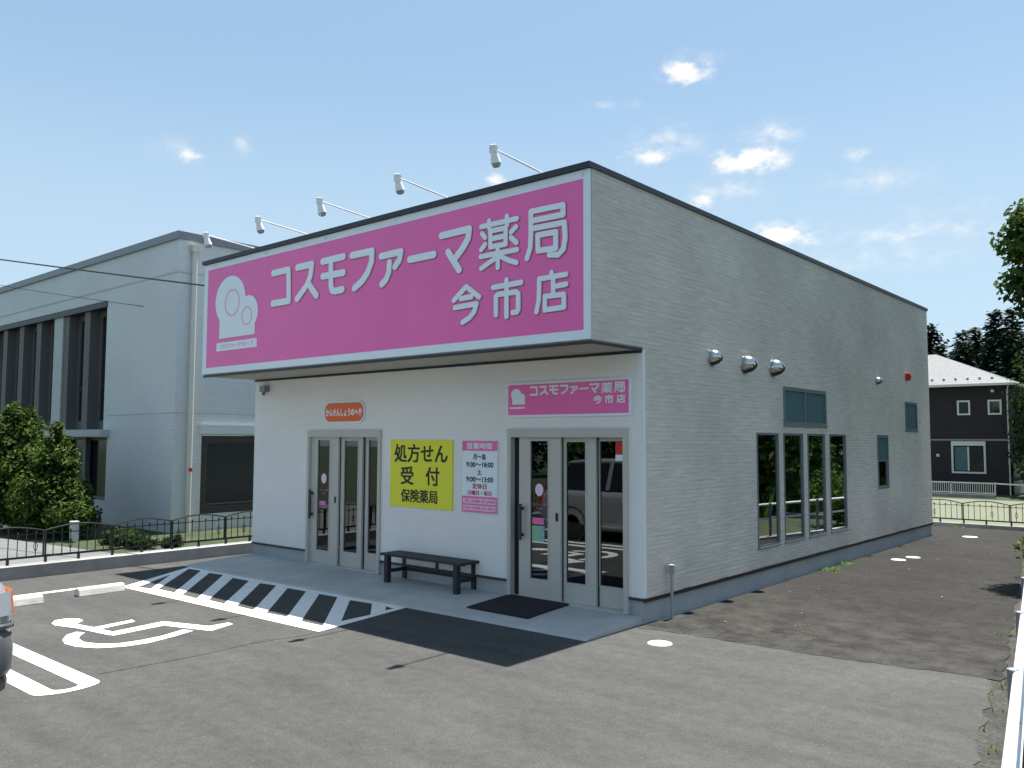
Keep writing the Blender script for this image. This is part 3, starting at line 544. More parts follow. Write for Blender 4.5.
def window(a, b, z0, z1, glassm='window_glass', fw=.030, mull=None, x=-.012):
    f = MB(); f.ring('y', a+.002, b-.002, z0+.002, z1-.002, fw, x-.05, x+.022)
    for q in (mull or []): f.box(x-.05, x+.014, q-.03, q+.03, z0+fw, z1-fw)
    f.box(x-.0, x+.034, a-.012, b+.012, z0-.02, z0+.001)
    o = f.build('window', 'steel_frame', B)
    ps = [a+fw]+(mull or [])+[b-fw]
    for p, q in zip(ps, ps[1:]): MB().box(x-.006, x-.001, p+(.03 if p in (mull or []) else 0), q-(.03 if q in (mull or []) else 0), z0+fw, z1-fw).build('pane', glassm, o)
    return o
for a, b in TALL: window(a, b, *WZ)
window(3.93,5.67,2.285,2.865,'frosted',.055,[4.78]); window(10.05,10.91,2.265,2.86,'frosted',.05)
wd = MB(); wd.ring('y', 8.227,8.883,1.157,2.166,.05,-.08,.012); wd.box(-.07,.004,8.277,8.833,1.665,1.695); wo_ = wd.build('window','steel_frame',B)
MB().box(-.018,-.012,8.277,8.833,1.695,2.116).build('pane','frosted',wo_); MB().box(-.018,-.012,8.277,8.833,1.207,1.665).build('pane','window_glass',wo_)
bl = MB()
for a, b in TALL: bl.box(-.30,-.285,a-.05,a+.14,.5,2.3)
bl.build('curtain', 'curtain', B)
def hood(y, z, r):
    """Round stainless weather hood: flange, domed shell and a lower quarter coloured dark for reflection and shade."""
    def pt(ph, a, k=1.0): return (.012+r*1.35*math.sin(ph)*k, y+r*math.cos(ph)**.8*math.cos(a)*k, z+r*math.cos(ph)**.8*math.sin(a)*k)
    h = MB(); h.lathe([(r*1.14,0),(r*1.14,.012),(r*.99,.0125)], (.004,y,z), (1,0,0), 28, False)
    n, mm_ = 28, 9
    def patch(mb, a0, a1, na, k, p1_):
        s0 = len(mb.v)
        for i in range(mm_+1):
            for j in range(na+1): mb.v.append(pt(i/mm_*p1_, a0+(a1-a0)*j/na, k))
        for i in range(mm_):
            for j in range(na): q = s0+i*(na+1)+j; mb.f.append((q, q+1, q+na+2, q+na+1))
    patch(h, R(-42), R(222), n, 1, math.pi/2*.985)
    o = h.build('vent_hood', 'stainless', B, smooth=True)
    g_ = MB(); patch(g_, R(222), R(318), 10, .97, math.pi/2*.97); g_.build('mouth_shade', 'vent_dark', o, smooth=True, fix=False)  # hood underside coloured dark in place of shade and dark reflection
hood(1.67,3.12,.105); hood(2.64,3.10,.125); hood(3.57,3.115,.125); hood(8.3,3.19,.07)
al = MB(); al.box(.004,.07,10.12,10.28,3.30,3.44); al.box(.07,.09,10.15,10.25,3.33,3.41); al.build('alarm_lamp', 'red', B, bevel=.006)
wl = MB(); wl.box(-7.58,-7.42,-.10,-.002,2.86,2.96); wl.tube([(-7.5,-.06,2.86),(-7.5,-.075,2.80)],.03,8); wl.build('wall_lamp','steel_frame',B,bevel=.004)

# ------------------------------------------------------------------ signs
YS = -PJ-.004
sg = empty('signboard', (-W/2, YS, ZS), 'large pink signboard with white letters along the top of the pharmacy', 'sign')
MB().box(-W+.005,-.005,YS-.03,YS,ZS+.012,H-.056).build('frame','sign_white',sg)
MB().box(-7.725,-.085,YS-.034,YS-.0305,3.214,4.835).build('panel','sign_pink',sg)
lt = MB(); le = MB()
for r, sts in SIGN:
    letter(lt, sts, r, YS-.05, YS-.0345); letter(le, [[(x+.008, z-.008) for x, z in s_] for s_ in sts], r+.004, YS-.0385, YS-.0342)
lt.build('lettering','letter_white',sg); le.build('letter_shadow_edge','letter_edge',sg)
em = MB(); round_patch(em, -7.02, 4.26, .44, .40, YS-.042, YS-.035, 32); em.build('emblem','letter_white',sg)
em = MB(); em.box(-7.32,-6.30,YS-.0425,YS-.035,3.665,4.10); round_patch(em,-6.50,4.02,.28,.27,YS-.0435,YS-.035,28); em.build('emblem','letter_white',sg)
em = MB()
for (cx, cz, rx, rz) in ((-6.95,4.22,.20,.20),(-6.52,3.97,.13,.13)):
    n = 24
    for i in range(n):
        a, b = 2*math.pi*i/n, 2*math.pi*(i+1)/n
        P = lambda t, q: (cx+(rx+q)*math.cos(t), cz+(rz+q)*math.sin(t))
        em.prism([P(a,0),P(b,0),P(b,.012),P(a,.012)], YS-.046, YS-.0432)
    em.build('emblem_ring','sign_pink',sg); em = MB()
MB().box(-7.40,-6.24,YS-.038,YS-.0345,3.465,3.60).build('caption_strip','letter_white',sg)
t = MB(); text_mesh(t, 'コスモファーマグループ', -7.30, -6.34, 3.495, 3.57, YS-.039); t.build('caption','pane_pink',sg)
bt = MB()
for x in [-7.55+1.49*i for i in range(6)]: bt = MB(); bt.lathe([(.018,0),(.018,.006)], (x,YS-.03,4.885), (0,-1,0), 10); bt.build('bolt','stainless',sg)

sg2 = empty('small_signboard', (-1.075, 0, 2.33), 'small pink signboard with white letters above the right door', 'sign')
MB().box(-2.015,-.135,-.028,-.003,2.335,2.775).build('frame','sign_white',sg2); MB().box(-1.985,-.163,-.032,-.0285,2.365,2.748).build('panel','sign_pink',sg2)
lt = MB()
def remap(x, z): return (-1.62+(x+5.87)/(5.87-.24)*1.425, 2.475+(z-3.4)/(4.6-3.4)*.245)
for r, sts in SIGN:
    letter(lt, [[remap(x, z) for x, z in s_] for s_ in sts], r*.24, -.040, -.0325)
lt.build('lettering','letter_white',sg2)
em = MB(); round_patch(em,-1.845,2.625,.085,.075,-.038,-.0325); em.box(-1.91,-1.70,-.0385,-.0325,2.50,2.61); round_patch(em,-1.76,2.585,.065,.055,-.039,-.0325); em.box(-1.95,-1.70,-.0395,-.0325,2.445,2.465); em.build('emblem','letter_white',sg2)

def rrect(x0,x1,z0,z1,r,n=8):
    o = []
    for cx, cz, s0 in ((x1-r,z1-r,0),(x0+r,z1-r,1),(x0+r,z0+r,2),(x1-r,z0+r,3)):
        for i in range(n+1): a = (s0+i/n)*math.pi/2; o.append((cx+r*math.cos(a), cz+r*math.sin(a)))
    return o
og = empty('door_sign', (-5.36, 0, 2.31), 'rounded orange sign with white writing above the left door', 'sign')
m_ = MB(); m_.prism(rrect(-5.86,-4.86,2.30,2.64,.14), -.022, -.003); m_.build('frame','sign_white',og)
m_ = MB(); m_.prism(rrect(-5.835,-4.885,2.325,2.615,.125), -.026, -.0225); m_.build('panel','orange',og)
t = MB(); text_mesh(t, 'かんせんしょうのへや', -5.80, -4.92, 2.41, 2.525, -.027, .03); t.build('lettering','letter_white',og)
yl = empty('notice_board', (-3.63, 0, 1.09), 'square yellow prescription notice with black writing between the two doors', 'sign')
MB().box(-4.265,-2.995,-.018,-.003,1.092,2.045).build('panel','yellow',yl)
t = MB(); text_mesh(t,'処方せん',-4.17,-3.09,1.73,1.985,-.019,.024); text_mesh(t,'受',-4.03,-3.77,1.415,1.665,-.019,.024); text_mesh(t,'付',-3.51,-3.25,1.415,1.665,-.019,.024); text_mesh(t,'保険薬局',-4.02,-3.28,1.165,1.345,-.019,.024); t.build('lettering','black_ink',yl)
hs = empty('hours_sign', (-2.5, 0, 1.09), 'narrow white opening hours sign with pink head and foot bands', 'sign')
MB().box(-2.81,-2.18,-.016,-.003,1.095,2.035).build('panel','sign_white',hs)
for q0, q1 in ((1.905,2.035),(1.095,1.305)): MB().box(-2.81,-2.18,-.0195,-.0165,q0,q1).build('band','sign_pink',hs)
t = MB(); text_mesh(t,'営業時間',-2.72,-2.27,1.93,2.01,-.020,.03); 
for q0, q1 in ((1.208,1.275),(1.118,1.185)): MB().box(-2.785,-2.205,-.0215,-.020,q0,q1).build('phone_strip','pane_pale',hs)
t.build('lettering','letter_white',hs)
t = MB(); text_mesh(t,'TEL 0288-30-3080',-2.77,-2.22,1.222,1.262,-.022,.02); text_mesh(t,'FAX 0288-30-3081',-2.77,-2.22,1.132,1.172,-.022,.02); t.build('lettering','sign_pink',hs)
t = MB(); text_mesh(t,'月～金',-2.61,-2.38,1.79,1.865,-.017,.03); text_mesh(t,'9:00～18:00',-2.73,-2.25,1.69,1.755,-.017,.03); text_mesh(t,'土',-2.535,-2.455,1.59,1.655,-.017,.03); text_mesh(t,'9:00～13:00',-2.73,-2.25,1.495,1.56,-.017,.03); t.build('lettering','black_ink',hs)
t = MB(); text_mesh(t,'定休日',-2.62,-2.37,1.405,1.475,-.017,.03); text_mesh(t,'日曜日・祝日',-2.70,-2.28,1.32,1.38,-.017,.03); t.build('lettering','red_ink',hs)

# ------------------------------------------------------------------ sign lamps on the roof edge
LX = [-.733,-2.245,-3.746,-5.155,-6.556]
LB = ['arm lamp on the roof edge nearest the right corner of the pink signboard','second arm lamp along the roof edge counted from the right corner','middle arm lamp of the five along the roof edge','fourth arm lamp from the right corner, above the left half of the signboard','arm lamp on the roof edge nearest the grey neighbouring building']
def make_lamp():
    r = empty('sign_lamp', (0,0,0))
    a = MB(); a.tube([(0,.12,-.02),(0,.10,.03),(0,-.70,.085)], .011, 8); a.box(-.035,.035,.07,.17,-.03,-.015); a.build('arm','white_metal',r)
    h = MB(); d = Vector((0,.30,-.95)).normalized(); h.lathe([(.022,-.045),(.036,-.04),(.040,.045),(.038,.05),(.052,.12),(.058,.15),(.053,.15)], (0,-.73,.085), d, 14); h.box(-.038,.038,-.752,-.705,.045,.115); h.build('lamp_head','white_metal',r,smooth=False)
    b = MB(); b.lathe([(.045,.145),(.052,.16),(.045,.185),(.02,.20)], (0,-.73,.085), d, 12); b.build('lens','lens',r)
    return r
lp = make_lamp()
for i, x in enumerate(LX):
    o = lp if i == 0 else copy_tree(lp)
    o.location = (x, -1.0, 5.03); tag(o, LB[i], 'lamp', 'arm lamps over the pink signboard')

# ------------------------------------------------------------------ things about the door
b0 = empty('bench', (-3.37, -.13, .055), 'long black slatted bench against the white wall under the yellow notice', 'bench')
tp = MB()
for i in range(4): tp.box(-4.07,-2.50,-.36+.115*i,-.255+.115*i,.435,.468)
tp.build('seat','bench_black',b0,bevel=.004)
bx0, bx1, by0, by1 = -3.96, -2.61, -.31, .05
for x in (bx0, bx1):
    for y in (by0, by1-.02): MB().box(x-.04,x+.04,y-.035,y+.035,.045 if y > -.2 else .058,.434).build('leg','bench_black',b0,bevel=.004)
st = MB(); st.box(bx0+.04,bx1-.04,by1-.05,by1-.015,.20,.245); st.box(bx0+.04,bx1-.04,-.15,-.11,.395,.432)
for x in (bx0, bx1): st.box(x-.02,x+.02,by0+.035,by1-.055,.20,.245)
st.box(-3.32,-3.26,by1-.055,by1-.012,.245,.432); st.build('stretcher','bench_black',b0)
dm = MB()
def pz(y): return .083 if y > 0 else .083+y*(.083-.055)/.55 if y > -.55 else .055+(y+.55)*(.055-.022)/.45
for a, b in ((0,-.275),(-.275,-.55),(-.55,-.78)):
    dm.hull8([(-1.98,b,pz(b)+.004),(-1.03,b,pz(b)+.004),(-1.03,a-.0,pz(a)+.004),(-1.98,a,pz(a)+.004)], [(-1.98,b,pz(b)+.018),(-1.03,b,pz(b)+.018),(-1.03,a,pz(a)+.018),(-1.98,a,pz(a)+.018)])
tag(dm.build('door_mat','mat_black'), 'black door mat lying on the concrete step before the right door', 'door mat')
pt = empty('supply_pipe', (.07, .5, 0), 'thin grey standpipe with white capped box at the foot of the side wall', 'pipe')
q = MB(); q.tube([(.07,.5,-.02),(.07,.5,.505)],.019,10); q.build('pipe','pipe_grey',pt)
q = MB(); q.box(.04,.10,.47,.53,.50,.60); q.build('box','pipe_grey',pt,bevel=.012); q = MB(); q.box(.037,.103,.467,.533,.602,.616); q.build('cap','cap_grey',pt,bevel=.008)
def cover(x, y, r, z, label):
    c = MB(); c.lathe([(r,-.02),(r,.006),(r*.96,.011),(r*.80,.011),(r*.78,.008),(0.02,.008)], (x,y,z), (0,0,1), 28); c.box(x-.03,x+.03,y-r*.62,y-r*.55,z+.0085,z+.014)
    tag(c.build('drain_cover','cover_white'), label, 'drain cover', 'white drain covers in the asphalt')
cover(.59,-.65,.125,0,'white round drain cover on the grey asphalt by the building corner')
cover(.60,7.28,.12,.004,'nearer of two white drain covers side by side on the dark path'); cover(.70,7.78,.12,.004,'farther of two white drain covers side by side on the dark path'); cover(.70,12.0,.15,.004,'white drain cover on the dark path just before the back fence')
def stop(y0, y1, x, label):
    s = MB(); pr_ = [(-.075,0),(.075,0),(.055,.09),(.04,.105),(-.04,.105),(-.055,.09)]
    s.prism(pr_, y0, y1, to=lambda u, v, h: (x+u, h, v)); o = s.build('wheel_stop','stop_grey',bevel=.008)
    for yy in (y0+.1, y1-.1): 
        k = MB(); k.lathe([(.014,0),(.014,.012)], (x, yy, .103), (0,0,1), 8); k.build('bolt','rust',o)
    tag(o, label, 'wheel stop', 'concrete wheel stops in the parking bays')
stop(-3.46,-2.86,-6.43,'pale concrete wheel stop beside the hatched marking'); stop(-4.52,-3.92,-6.33,'pale concrete wheel stop nearer to the parked silver car')


# ------------------------------------------------------------------ low walls and fences
kw = MB(); kw.box(-8.72,-8.44,-30,14.2,-.1,.185); tag(kw.build('kerb_wall','kerb_concrete'), 'low grey concrete wall along the left edge of the car park', 'wall')
kb = MB(); kb.box(-8.42,4.5,14.27,14.43,-.8,.085); tag(kb.build('kerb_wall','kerb_concrete'), 'low concrete kerb wall under the black fence behind the pharmacy', 'wall')
def iron_fence(along, fixed, a0, a1, zb, label):
    """Black railing of one-metre arched panels: posts on feet, rails, upright bars and scrolled ornament bars."""
    P = (lambda u, z, d=0: (u, fixed+d, z)) if along == 'x' else (lambda u, z, d=0: (fixed+d, u, z))
    root = empty('iron_fence', P((a0+a1)/2, zb), label, 'fence')
    n = int(round(a1-a0)); ft = MB()
    for i in range(n):
        u0 = a0+i; pm = MB(); zr = zb+.095; zt = zb+.43
        pm.bar(P(u0,zr),P(u0+1,zr),.03); pm.bar(P(u0,zt),P(u0+1,zt),.014)
        arc = [P(u0+k/10, zb+.475+.075*math.sin(math.pi*k/10)) for k in range(11)]; pm.tube(arc,.013,6)
        for k in range(1, 8):
            u = u0+k/8
            if k % 2 == 0: pm.bar(P(u,zr),P(u,zb+.475+.075*math.sin(math.pi*k/8)),.012)
            else:
                pm.bar(P(u,zr),P(u,zb+.44),.010); pm.lathe([(.003,-.02),(.016,-.008),(.016,.008),(.003,.02)], P(u,zb+.455), (0,0,1), 6)
                if (k+i) % 3 == 0:
                    for s in (-1, 1):
                        pm.tube([P(u+s*.012*math.sin(t), zb+.23+.06*t/3) if False else P(u+s*.026*math.sin(t), zb+.17+.05*t) for t in [j*math.pi/6 for j in range(7)]],.005,5)
        for u in (u0, u0+.97): pm.bar(P(u+.015,zr-.01),P(u+.015,zb+.49),.02)
        pm.build('panel','fence_black',root)
        for u in (u0+.02, u0+.5): ft = MB(); ft.bar(P(u,zb),P(u,zr),.034); ft.build('foot','fence_black',root)
    return root
iron_fence('y', -8.64, -9.05, 2.95, .185, 'black wrought iron fence with arched panels on the left car park wall')
iron_fence('x', 14.35, -3.95, 3.05, .085, 'black wrought iron fence behind the pharmacy before the gravel field')
wf = empty('mesh_fence', (-9, 39.5, -.8), 'white upright bar fence standing before the dark brown house', 'fence')
ft = MB(); ft.box(-18,-4.05,39.42,39.58,-.85,-.62); ft.build('base','kerb_concrete',wf)
for k in range(7):
    p = MB(); u0 = -18+k*1.99; p.bar((u0,39.5,-.05),(u0+1.99,39.5,-.05),.06); p.bar((u0,39.5,-.55),(u0+1.99,39.5,-.55),.04)
    for j in range(20): p.bar((u0+j*.0995,39.5,-.55),(u0+j*.0995,39.5,-.06),.028)
    p.bar((u0,39.5,-.64),(u0,39.5,-.01),.06); p.build('panel','fence_white',wf)
ex = MB(); ex.bar((-4.05,39.5,-.05),(-2.6,39.5,-.09),.06); ex.bar((-4.05,39.5,-.64),(-4.05,39.5,0),.06); ex.build('rail','fence_white',wf)

# guardrail: two white pipes on the road side of short grey posts
gr = empty('guardrail', (xr(3), 3, 0), 'white pipe guardrail on grey posts along the right edge of the side path', 'guardrail')
gy0, gy1 = -5.4, 17.0
for z, rr in ((.715,.026),(.42,.022)):
    q = MB(); q.tube([(xr(y)+.030,y,z) for y in (gy0, gy1)], rr, 20); q.build('rail','rail_white',gr,smooth=False)
for k in range(11):
    y = -4.45+1.9*k; pm = MB(); x = xr(y)+.004
    pm.tube([(x,y,-.1),(x,y,.735)],.030,16); pm.lathe([(.032,0),(.032,.010),(.015,.016)], (x,y,.735), (0,0,1), 16);     pm.build('post','post_grey',gr)
ke = MB(); ke.hull8([(xr(gy0)+.22,gy0,-.1),(xr(gy0)+.37,gy0,-.1),(xr(17)+.37,14.2,-.1),(xr(17)+.22,14.2,-.1)],[(xr(gy0)+.22,gy0,.06),(xr(gy0)+.37,gy0,.06),(xr(17)+.37,14.2,.06),(xr(17)+.22,14.2,.06)])
tag(ke.build('kerb','concrete'), kind=S)

# ------------------------------------------------------------------ grey tiled neighbour
NX, NY, NZ = -12.8, 1.085, 6.60
nb = empty('office_building', (-21, NY, 0), 'two storey grey tiled building with tall dark window bays on the left', 'building')
RX0, RX1, RZ0, RZ1 = -30.5, -16.35, 2.28, 5.53
mb = MB(); wall(mb, 'x', NY, NY+.5, -34, NX, -.1, NZ, [(RX0,RX1,RZ0,RZ1),(RX0,-16.12,.50,2.10)], back=False)
wall(mb, 'y', NX, NX-.3, NY, 16, -.1, NZ, [(1.76,4.2,.34,2.13)], back=False)
mb.quad((-34,NY,NZ-.3),(NX,NY,NZ-.3),(NX,16,NZ-.3),(-34,16,NZ-.3)); mb.quad((-34,16,-.1),(NX,16,-.1),(NX,16,NZ),(-34,16,NZ)); mb.build('wall','tile_cladding',nb,fix=False)
cp = MB(); cp.box(-34.05,NX+.06,NY-.06,NY+.2,NZ-.04,NZ+.13); cp.box(NX-.2,NX+.06,NY+.202,16.05,NZ-.04,NZ+.13); cp.build('parapet_cap','steel_frame',nb)
bd = MB(); bd.box(-34,NX+.004,NY-.012,NY,5.80,5.825); bd.box(NX,NX+.012,NY-.012,16,5.80,5.825); bd.box(NX,NX+.01,NY-.01,16,2.62,2.64); bd.box(-16.1,NX+.004,NY-.01,NY,2.62,2.64); bd.build('seam','pier_pale',nb)
lin = MB(); lin.box(RX0,-16.02,NY-.22,NY+.3,2.105,2.275); lin.build('canopy','pier_pale',nb,bevel=.01)
ld = MB(); ld.box(RX0,RX1+.02,NY-.02,NY+.2,RZ1-.16,RZ1-.02); ld.build('window_head_shade','dark_trim',nb)  # dark strip stands in for the shadow at the recess head
MB().box(-19.72,-19.14,NY+.03,NY+.45,RZ0,RZ1-.125).build('pier','pier_pale',nb)
bk = MB(); bk.quad((RX0,NY+.46,RZ0),(RX1,NY+.46,RZ0),(RX1,NY+.46,RZ1),(RX0,NY+.46,RZ1)); bk.build('recess','recess_grey',nb,fix=False)
def bay(x0, x1):
    f = MB(); f.box(x0,x0+.34,NY+.06,NY+.455,RZ0+.01,RZ1-.13); f.ring('x', x0+.345, x1-.005, RZ0+.02, RZ1-.14, .15, NY+.30, NY+.36, .16, .22)
    o = f.build('window','recess_grey',nb); MB().box(x0+.495,x1-.155,NY+.335,NY+.34,RZ0+.24,RZ1-.30).build('pane','dark_glass',o)
    l = MB(); l.box(x0+.62,x0+.72,NY+.29,NY+.334,RZ0+1.05,RZ0+1.17); l.build('latch','rubber',o)
for k in range(2): bay(-19.13+1.32*k, -17.81+1.32*k)
for k in range(8): bay(-21.06-1.32*k, -19.74-1.32*k)
x = -16.18
while x > RX0+1.5:
    f = MB(); f.ring('x', x-1.36, x-.005, .505, 2.095, .09, NY+.14, NY+.22); f.box(x-1.36,x-1.20,NY+.02,NY+.138,.505,2.095); o = f.build('window','recess_grey',nb); MB().box(x-1.27,x-.095,NY+.18,NY+.186,.595,2.005).build('pane','dim_glass',o); x -= 1.37
en = MB(); en.ring('y', 1.765, 4.195, .345, 2.125, .17, NX-.22, NX-.05); o = en.build('window','brown_trim',nb); MB().box(NX-.15,NX-.14,1.935,4.025,.515,1.955).build('pane','dark_glass',o)
lc = MB(); lc.box(NX+.004,NX+.07,1.70,4.30,2.16,2.36); lc.build('canopy','tile_cladding',nb)
dp = MB(); dp.tube([(NX+.09,1.43,-.05),(NX+.09,1.43,6.3)],.06,10); dp.box(NX+.02,NX+.16,1.34,1.52,6.3,6.45); dp.build('downspout','cream',nb)
rd = MB(); rd.box(NX+.15,NX+.165,1.39,1.47,1.32,1.40); rd.build('marker','red',nb)

# ------------------------------------------------------------------ dark brown house behind
hz, hy = -.8, 43.2
hb = empty('house', (-9, 47, hz), 'dark brown two storey house with pale metal hip roof behind the back fence', 'house')
mb = MB(); wall(mb,'x',hy,hy+.2,-15,-4.1,hz-.3,5.2,[(-7.38,-6.78,3.98-.47,4.3),(-5.32,-4.66,3.5,4.3),(-7.0,-5.2,.33,2.0)] if False else [(-6.43,-5.88,3.55,4.26),(-4.92,-4.36,3.55,4.26),(-6.76,-5.22,.38,1.98)],back=False)
wall(mb,'y',-4.1,-4.3,hy,51.5,hz-.3,5.2,[],back=False); mb.quad((-15,hy,hz),(-15,51.5,hz),(-15,51.5,5.2),(-15,hy,5.2)); mb.quad((-15,51.5,hz),(-4.1,51.5,hz),(-4.1,51.5,5.2),(-15,51.5,5.2)); mb.build('wall','brown_cladding',hb,fix=False)
E0 = (-15.6,-3.65,42.7,52.1,5.19); ap = ((-10.6,47.4,7.35),(-8.5,47.4,7.35))
rf = MB(); a,b,c,d = (E0[0],E0[2],E0[4]),(E0[1],E0[2],E0[4]),(E0[1],E0[3],E0[4]),(E0[0],E0[3],E0[4]); rf.add([a,b,c,d,*ap],[(0,1,5,4),(1,2,5),(2,3,4,5),(3,0,4)]); rf.add([(x,y,z-.12) for x,y,z in (a,b,c,d)],[(3,2,1,0)]); ro = rf.build('roof','roof_white',hb)
rb = MB()      # standing seams and snow guards
def on_roof(x, t): # front slope: t 0 at the eave
    p = Vector((x, E0[2], E0[4])); q = Vector((min(max(x, ap[0][0]), ap[1][0]), 47.4, 7.35)); return p.lerp(q, t)
for k in range(0):
    t = k/11; zz = 5.19+t*2.16; yy = 42.7+t*4.7; xl = -15.6+t*5.0; x2 = -3.65-t*4.85; rb.box(xl,x2,yy-.02,yy+.05,zz+.0,zz+.045)
for k in range(18):
    xx = -15+.6*k; rb.box(xx,xx+.12,43.25,43.3,5.42,5.56)
rb.build('snow_guard','roof_plain',ro)
gt_ = MB(); gt_.bar((-15.6,42.66,5.12),(-3.62,42.66,5.12),.11); gt_.bar((-3.62,42.66,5.12),(-3.62,52,5.12),.11); gt_.tube([(-3.95,43.05,5.08),(-4.02,43.12,4.8),(-4.02,43.12,hz)],.035,8); gt_.build('gutter','cream',hb)
MB().box(-15.01,-4.08,hy-.03,hy+.01,2.0+.10,2.18).build('band','steel_frame',hb)
for (x0,x1,z0,z1) in ((-6.43,-5.88,3.55,4.26),(-4.92,-4.36,3.55,4.26)):
    f = MB(); f.ring('x',x0-.05,x1+.05,z0-.05,z1+.05,.09,hy-.06,hy+.03); o = f.build('window','cream',hb); MB().box(x0+.05,x1-.05,hy+.0,hy+.008,z0+.05,z1-.05).build('pane','dark_glass',o)
f = MB(); f.ring('x',-6.84,-5.14,.30,2.06,.10,hy-.07,hy+.03,.24); f.box(-6.04,-5.96,hy-.03,hy+.02,.45,1.76); o = f.build('window','cream',hb); MB().box(-6.69,-6.04,hy+.01,hy+.018,.45,1.76).build('pane','frosted',o); MB().box(-5.96,-5.29,hy+.01,hy+.018,.45,1.76).build('pane','dark_glass',o)
vt = MB(); vt.box(-4.8,-4.65,hy-.08,hy,4.72,4.86); vt.box(-7.6,-7.45,hy-.08,hy,1.2,1.35); vt.build('vent','cream',hb)
for k, (yy, z0) in enumerate(((43.9, hz), (45.2, hz), (44.0, hz+.95))):
    ac = MB(); ac.box(-4.0,-3.68,yy,yy+.85,z0+.08,z0+.72); ac.box(-4.0,-3.7,yy+.1,yy+.2,z0,z0+.08); ac.box(-4.0,-3.7,yy+.65,yy+.75,z0,z0+.08); ac.lathe([(.26,0),(.26,.02),(.05,.025)], (-3.68,yy+.4,z0+.4), (1,0,0), 14); ac.build('air_conditioner','fence_white',hb)

# ------------------------------------------------------------------ wires from the street pole
up = empty('utility_pole', (-40, -4.5, 0), 'grey concrete street pole carrying the wires', 'utility pole')
q = MB(); q.tube([(-40,-4.5,-.2),(-40,-4.5,11.4)],[.17,.11],12); q.build('pole','kerb_concrete',up); q = MB(); q.bar((-40,-5.3,10.75),(-40,-3.7,10.75),.08); q.build('crossarm','steel_frame',up)
def wire(a, b, r, sag, label):
    a, b = Vector(a), Vector(b); q = MB(); q.tube([a.lerp(b, t/24)-Vector((0,0,sag*4*(t/24)*(1-t/24))) for t in range(25)], r, 6); tag(q.build('cable','wire'), label, 'cable')
wire((-7.86,-.5,4.62),(-40,-4.5,10.75),.017,.1,'thick black overhead cable running to the left end of the pink signboard')
wire((-14.4,1.07,5.18),(-40,-3.8,10.75),.008,.35,'thin overhead wire running to the facade of the grey building')
mk = MB(); mk.box(-12.75,-12.60,-1.06,-.94,0,.36); mk.box(-12.76,-12.59,-1.07,-.93,.36,.39); tag(mk.build('marker_post','cover_white',bevel=.004), 'short white marker post in the garden beside the bushes', 'post')

# ------------------------------------------------------------------ plants
def leaves(mb, blobs, n, size, rng, out=.6, sq=1.0, holes=0):
    vol = [(b[3]*b[4]*b[5])**.65 for b in blobs]; tv = sum(vol)
    for b, v in zip(blobs, vol):
        cx, cy, cz, rx, ry, rz = b; k = int(n*v/tv)
        # each blob is itself a set of twig clusters, so that gaps stay between them
        cl = []
        for _ in range(max(6, k//26)):
            while True:
                d = Vector((rng.gauss(0,1), rng.gauss(0,1), rng.gauss(0,1)))
                if d.length > .01: break
            d.normalize(); rad = rng.random()**(.35)
            cl.append((d*rad, rng.uniform(.10,.24)))
        for i in range(k):
            c, cr = cl[i % len(cl)]
            p = c+Vector((rng.gauss(0,cr), rng.gauss(0,cr), rng.gauss(0,cr*.8)))
            if p.length > 1.18: p *= 1.1/p.length
            P = Vector((cx+p.x*rx, cy+p.y*ry, cz+p.z*rz))
            nrm = (p*out+Vector((rng.uniform(-1,1), rng.uniform(-1,1), rng.uniform(-.2,1.2)))).normalized()
            t = nrm.cross(Vector((rng.uniform(-1,1), rng.uniform(-1,1), rng.uniform(-1,1)))).normalized(); u = nrm.cross(t)
            s = size*rng.uniform(.6,1.35); wv = s*.5
            mb.add([P-t*s*.5, P+u*wv*.5+nrm*.12*s, P+t*s*.5, P-u*wv*.5+nrm*.12*s], [(0,1,2,3)])
def limbs(mb, base, top, r, blobs, rng, nb_=7):
    base, top = Vector(base), Vector(top)
    pts = [base.lerp(top, t/5)+Vector((rng.uniform(-.06,.06), rng.uniform(-.06,.06), 0))*(t > 0) for t in range(6)]
    mb.tube(pts, [r*(1-.13*t) for t in range(6)], 8)
    for i in range(nb_):
        b = blobs[i % len(blobs)]; st = base.lerp(top, rng.uniform(.35,.95)); e = Vector((b[0]+rng.uniform(-.6,.6)*b[3], b[1]+rng.uniform(-.6,.6)*b[4], b[2]+rng.uniform(-.3,.6)*b[5])); mid = st.lerp(e,.5)+Vector((0,0,.1))
        mb.tube([st, mid, e], [r*.42, r*.28, r*.1], 6)
def tree(name, label, cat, base, h, blobs, n, size, m, seed, group=None, r=.09):
    rng = random.Random(seed); root = empty(name, base, label, cat, group)
    tk = MB(); limbs(tk, base, (base[0], base[1], base[2]+h*.8), r, blobs, rng); tk.build('trunk','bark',root,fix=False)
    cr = MB(); leaves(cr, blobs, n, size, rng); cr.build('crown',m,root,fix=False)
    return root
tree('garden_tree','tall leafy garden bush at the left edge before the dark windows','bush',(-15.7,-1.0,0),2.8,[(-15.7,-1.0,1.0,1.0,.8,.9),(-15.75,-1.0,2.0,.62,.5,.6),(-15.85,-1.0,2.55,.30,.3,.33),(-15.1,-.9,1.3,.55,.5,.6),(-16.5,-1.2,1.6,.6,.6,.9)],15000,.12,'leaf_garden',11)
tree('garden_tree','narrower garden bush with pointed top right beside the tall bush','bush',(-14.0,-.9,0),2.3,[(-14.2,-.9,.75,.85,.7,.7),(-14.05,-.9,1.45,.50,.45,.55),(-13.95,-.9,2.0,.24,.24,.38),(-13.3,-.8,.45,.5,.5,.42)],10000,.11,'leaf_garden',12)
